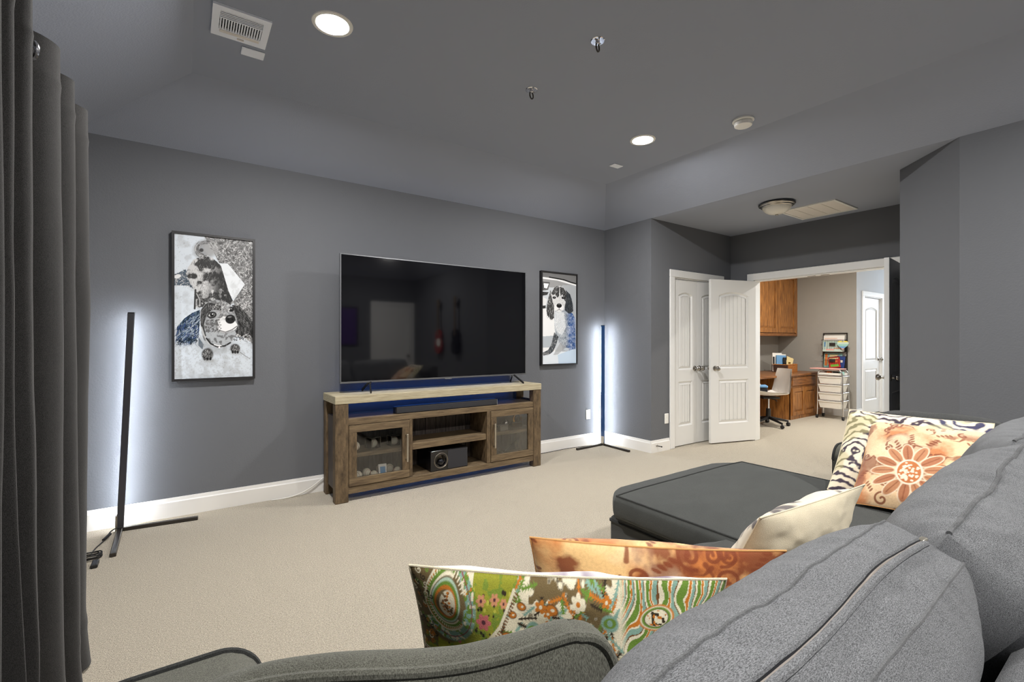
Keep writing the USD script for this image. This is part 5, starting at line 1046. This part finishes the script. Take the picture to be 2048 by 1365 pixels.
def dog_sitting(u, v):
    X, Y = 162 + 378 * u, (150 + 35 * u) + v * ((1238 - 10 * u) - (150 + 35 * u)); rng = np.random.default_rng(41)
    p = s = Paint(X, Y, grey(196, .4))
    s.put((Y < 330) * 1.0, grey(150)); s.put((Y > 300) * (X > 380) * 1.0, grey(170, .3)); s.poly([(160, 150), (545, 185), (545, 300), (400, 245), (160, 210)], grey(112))
    s.line([(160, 218), (330, 238), (430, 268), (545, 300)], 13, grey(228)); s.line([(240, 210), (400, 238), (480, 268), (545, 285)], 9, grey(24))
    s.poly([(160, 260), (245, 270), (225, 360), (160, 370)], grey(96)); s.poly([(178, 280), (232, 288), (214, 345), (182, 335)], grey(232)); s.poly([(160, 380), (230, 388), (215, 420), (160, 430)], grey(60)); s.poly([(160, 440), (215, 470), (200, 545), (160, 540)], grey(214)); s.poly([(160, 545), (200, 545), (200, 580), (160, 580)], grey(56))
    s.put((Y > 580) * (X < 300) * 1.0, grey(226)); s.poly([(160, 910), (290, 900), (280, 1040), (165, 1040)], grey(178, .5)); s.put((Y > 1090) * 1.0, grey(222, .5)); s.poly([(330, 1130), (545, 1040), (545, 1240), (340, 1240)], grey(206, 1.4))
    # body
    bd = [(300, 590), (430, 600), (500, 640), (530, 700), (535, 1060), (460, 1075), (400, 1060), (345, 980), (300, 860), (290, 700)]
    s.poly(bd, grey(170, .5)); s.put(s.inside(bd) * np.clip((X - 360) / 90, 0, 1) * np.clip((p.f(.03, 3, 4) - .40) * 5, 0, 1), grey(66, 2)); s.put(s.inside(bd) * np.clip((X - 420) / 90, 0, .5), lin(64, 104, 176))
    fur(s, rng, 460, bd, 95, 24, 3, [grey(230, .4), grey(200, .6), grey(110, 1), grey(60, 1.5)], .6)
    s.poly([(300, 620), (400, 620), (420, 800), (380, 900), (310, 840), (290, 720)], grey(214, .3), .75); fur(s, rng, 160, [(300, 620), (400, 620), (420, 800), (380, 900), (310, 840), (290, 720)], 95, 24, 3, [grey(240), grey(180), grey(226)], .6)
    lg = [(292, 860), (340, 915), (315, 1000), (285, 1080), (250, 1115), (175, 1135), (168, 1100), (225, 1070), (262, 1000)]; s.poly(lg, grey(74, .5)); fur(s, rng, 160, lg, 110, 18, 3, [grey(180), grey(40), grey(120)], .7)
    for k in (0, 1, 2): s.ell(180 + k * 22, 1112, 10, 13, grey(120), 0, .4)
    s.ell(428, 1062, 28, 18, grey(190, .6), 0, .3); s.poly([(280, 1130), (360, 980), (420, 1040), (330, 1125)], grey(150), .6)
    # ears and head
    le = [(250, 360), (225, 470), (205, 590), (215, 660), (260, 715), (290, 690), (290, 560), (275, 430)]; s.poly(le, grey(60)); fur(s, rng, 170, le, 98, 30, 3.2, [grey(30), grey(120), grey(190), grey(80)], .7)
    re = [(420, 360), (470, 410), (500, 520), (505, 610), (460, 640), (410, 600), (405, 480)]; s.poly(re, grey(46, .4)); fur(s, rng, 150, re, 85, 30, 3.2, [grey(24), grey(70, .6), grey(100)], .7)
    hd = [(255, 400), (290, 330), (345, 308), (400, 330), (430, 400), (420, 500), (400, 590), (345, 620), (300, 590), (275, 500)]; s.poly(hd, grey(204)); s.poly([(290, 335), (325, 310), (345, 320), (345, 430), (325, 450), (300, 410), (275, 420), (260, 400)], grey(60)); s.poly([(350, 320), (395, 332), (430, 400), (420, 500), (400, 470), (385, 410), (360, 430)], grey(56)); fur(s, rng, 200, hd, lambda x, y: math.degrees(math.atan2(y - 500, x - 345)), 18, 2.5, [grey(230), grey(70), grey(150)], .5)
    s.ell(292, 450, 19, 15, grey(40)); s.ell(290, 449, 9, 8, grey(14)); s.ell(293, 446, 3, 3, grey(240)); s.ell(392, 452, 20, 15, grey(36)); s.ell(394, 452, 9, 8, grey(12)); s.ell(397, 449, 3, 3, grey(240))
    s.ell(343, 570, 52, 48, grey(224), 0, .3); s.ell(346, 545, 30, 26, grey(30)); s.ell(337, 549, 6, 6, grey(10)); s.ell(357, 549, 6, 6, grey(10)); s.ell(345, 533, 12, 4, grey(110), 0, .6); s.line([(345, 570), (345, 592), (318, 602)], 3.5, grey(70)); s.line([(345, 592), (372, 600)], 3.5, grey(70))
    return p.C
photo('tall framed black and white photo of a spotted dog looking up, left of the television', -.083, .436, .963, 2.03, 4.08, dog_standing, 230, 420)
photo('tall framed photo of a long-eared dog sitting in a car, right of the television', 3.236, 3.775, .975, 2.034, 4.08, dog_sitting, 150, 280)

# ================================================================ THINGS MIRRORED IN THE TELEVISION (behind the camera)
door('door_6', 'white door on the rear wall, mirrored in the television', .80, 2.0, (4.14, YB + .038, .012), math.pi, knob_x=.07)
casing('trim_4', 3.33, 4.15, 2.02, YB, 'x', 1, 'white casing of the rear door', thru=.0)
def guitar(y, label, mat):
    t = thing('guitar', label, 'guitar', (XR - .06, y, 0))
    body = unary([Point(0, 1.15).buffer(.155), Point(0, 1.36).buffer(.12)]).buffer(.06).buffer(-.06); obj('body', prism(body, -.022, .022, 'x'), mat, t); obj('pickguard', prism(Point(.03, 1.22).buffer(.08), -.025, -.022, 'x'), 'paper_white' if mat == 'guitar_red' else 'gloss_black', t)
    obj('neck', bx(-.024, -.004, -.028, .028, 1.35, 1.92, .004), 'wood_x', t); obj('headstock', bx(-.02, 0, -.045, .045, 1.92, 2.1, .006), 'wood_x', t); obj('wall_hanger', cat_([bx(-.02, .06, -.02, .02, 1.93, 1.96, .003), bx(.045, .06, -.03, .03, 1.88, 2.0, .003)]), 'black_plastic', t)
guitar(-.87, 'red electric guitar hanging on the right wall, mirrored in the television', 'guitar_red'); guitar(-.15, 'black guitar hanging on the right wall, mirrored in the television', 'gloss_black')
t = thing('poster', 'dark violet poster on the rear wall, mirrored in the television', 'poster'); obj('panel', bx(2.52, 2.95, YB, YB + .02, 1.17, 1.95, .003), 'poster_violet', t); obj('border', prism(sbox(2.5, 1.15, 2.97, 1.97).difference(sbox(2.53, 1.18, 2.94, 1.94)), YB, YB + .025, 'y'), 'black_frame', t)
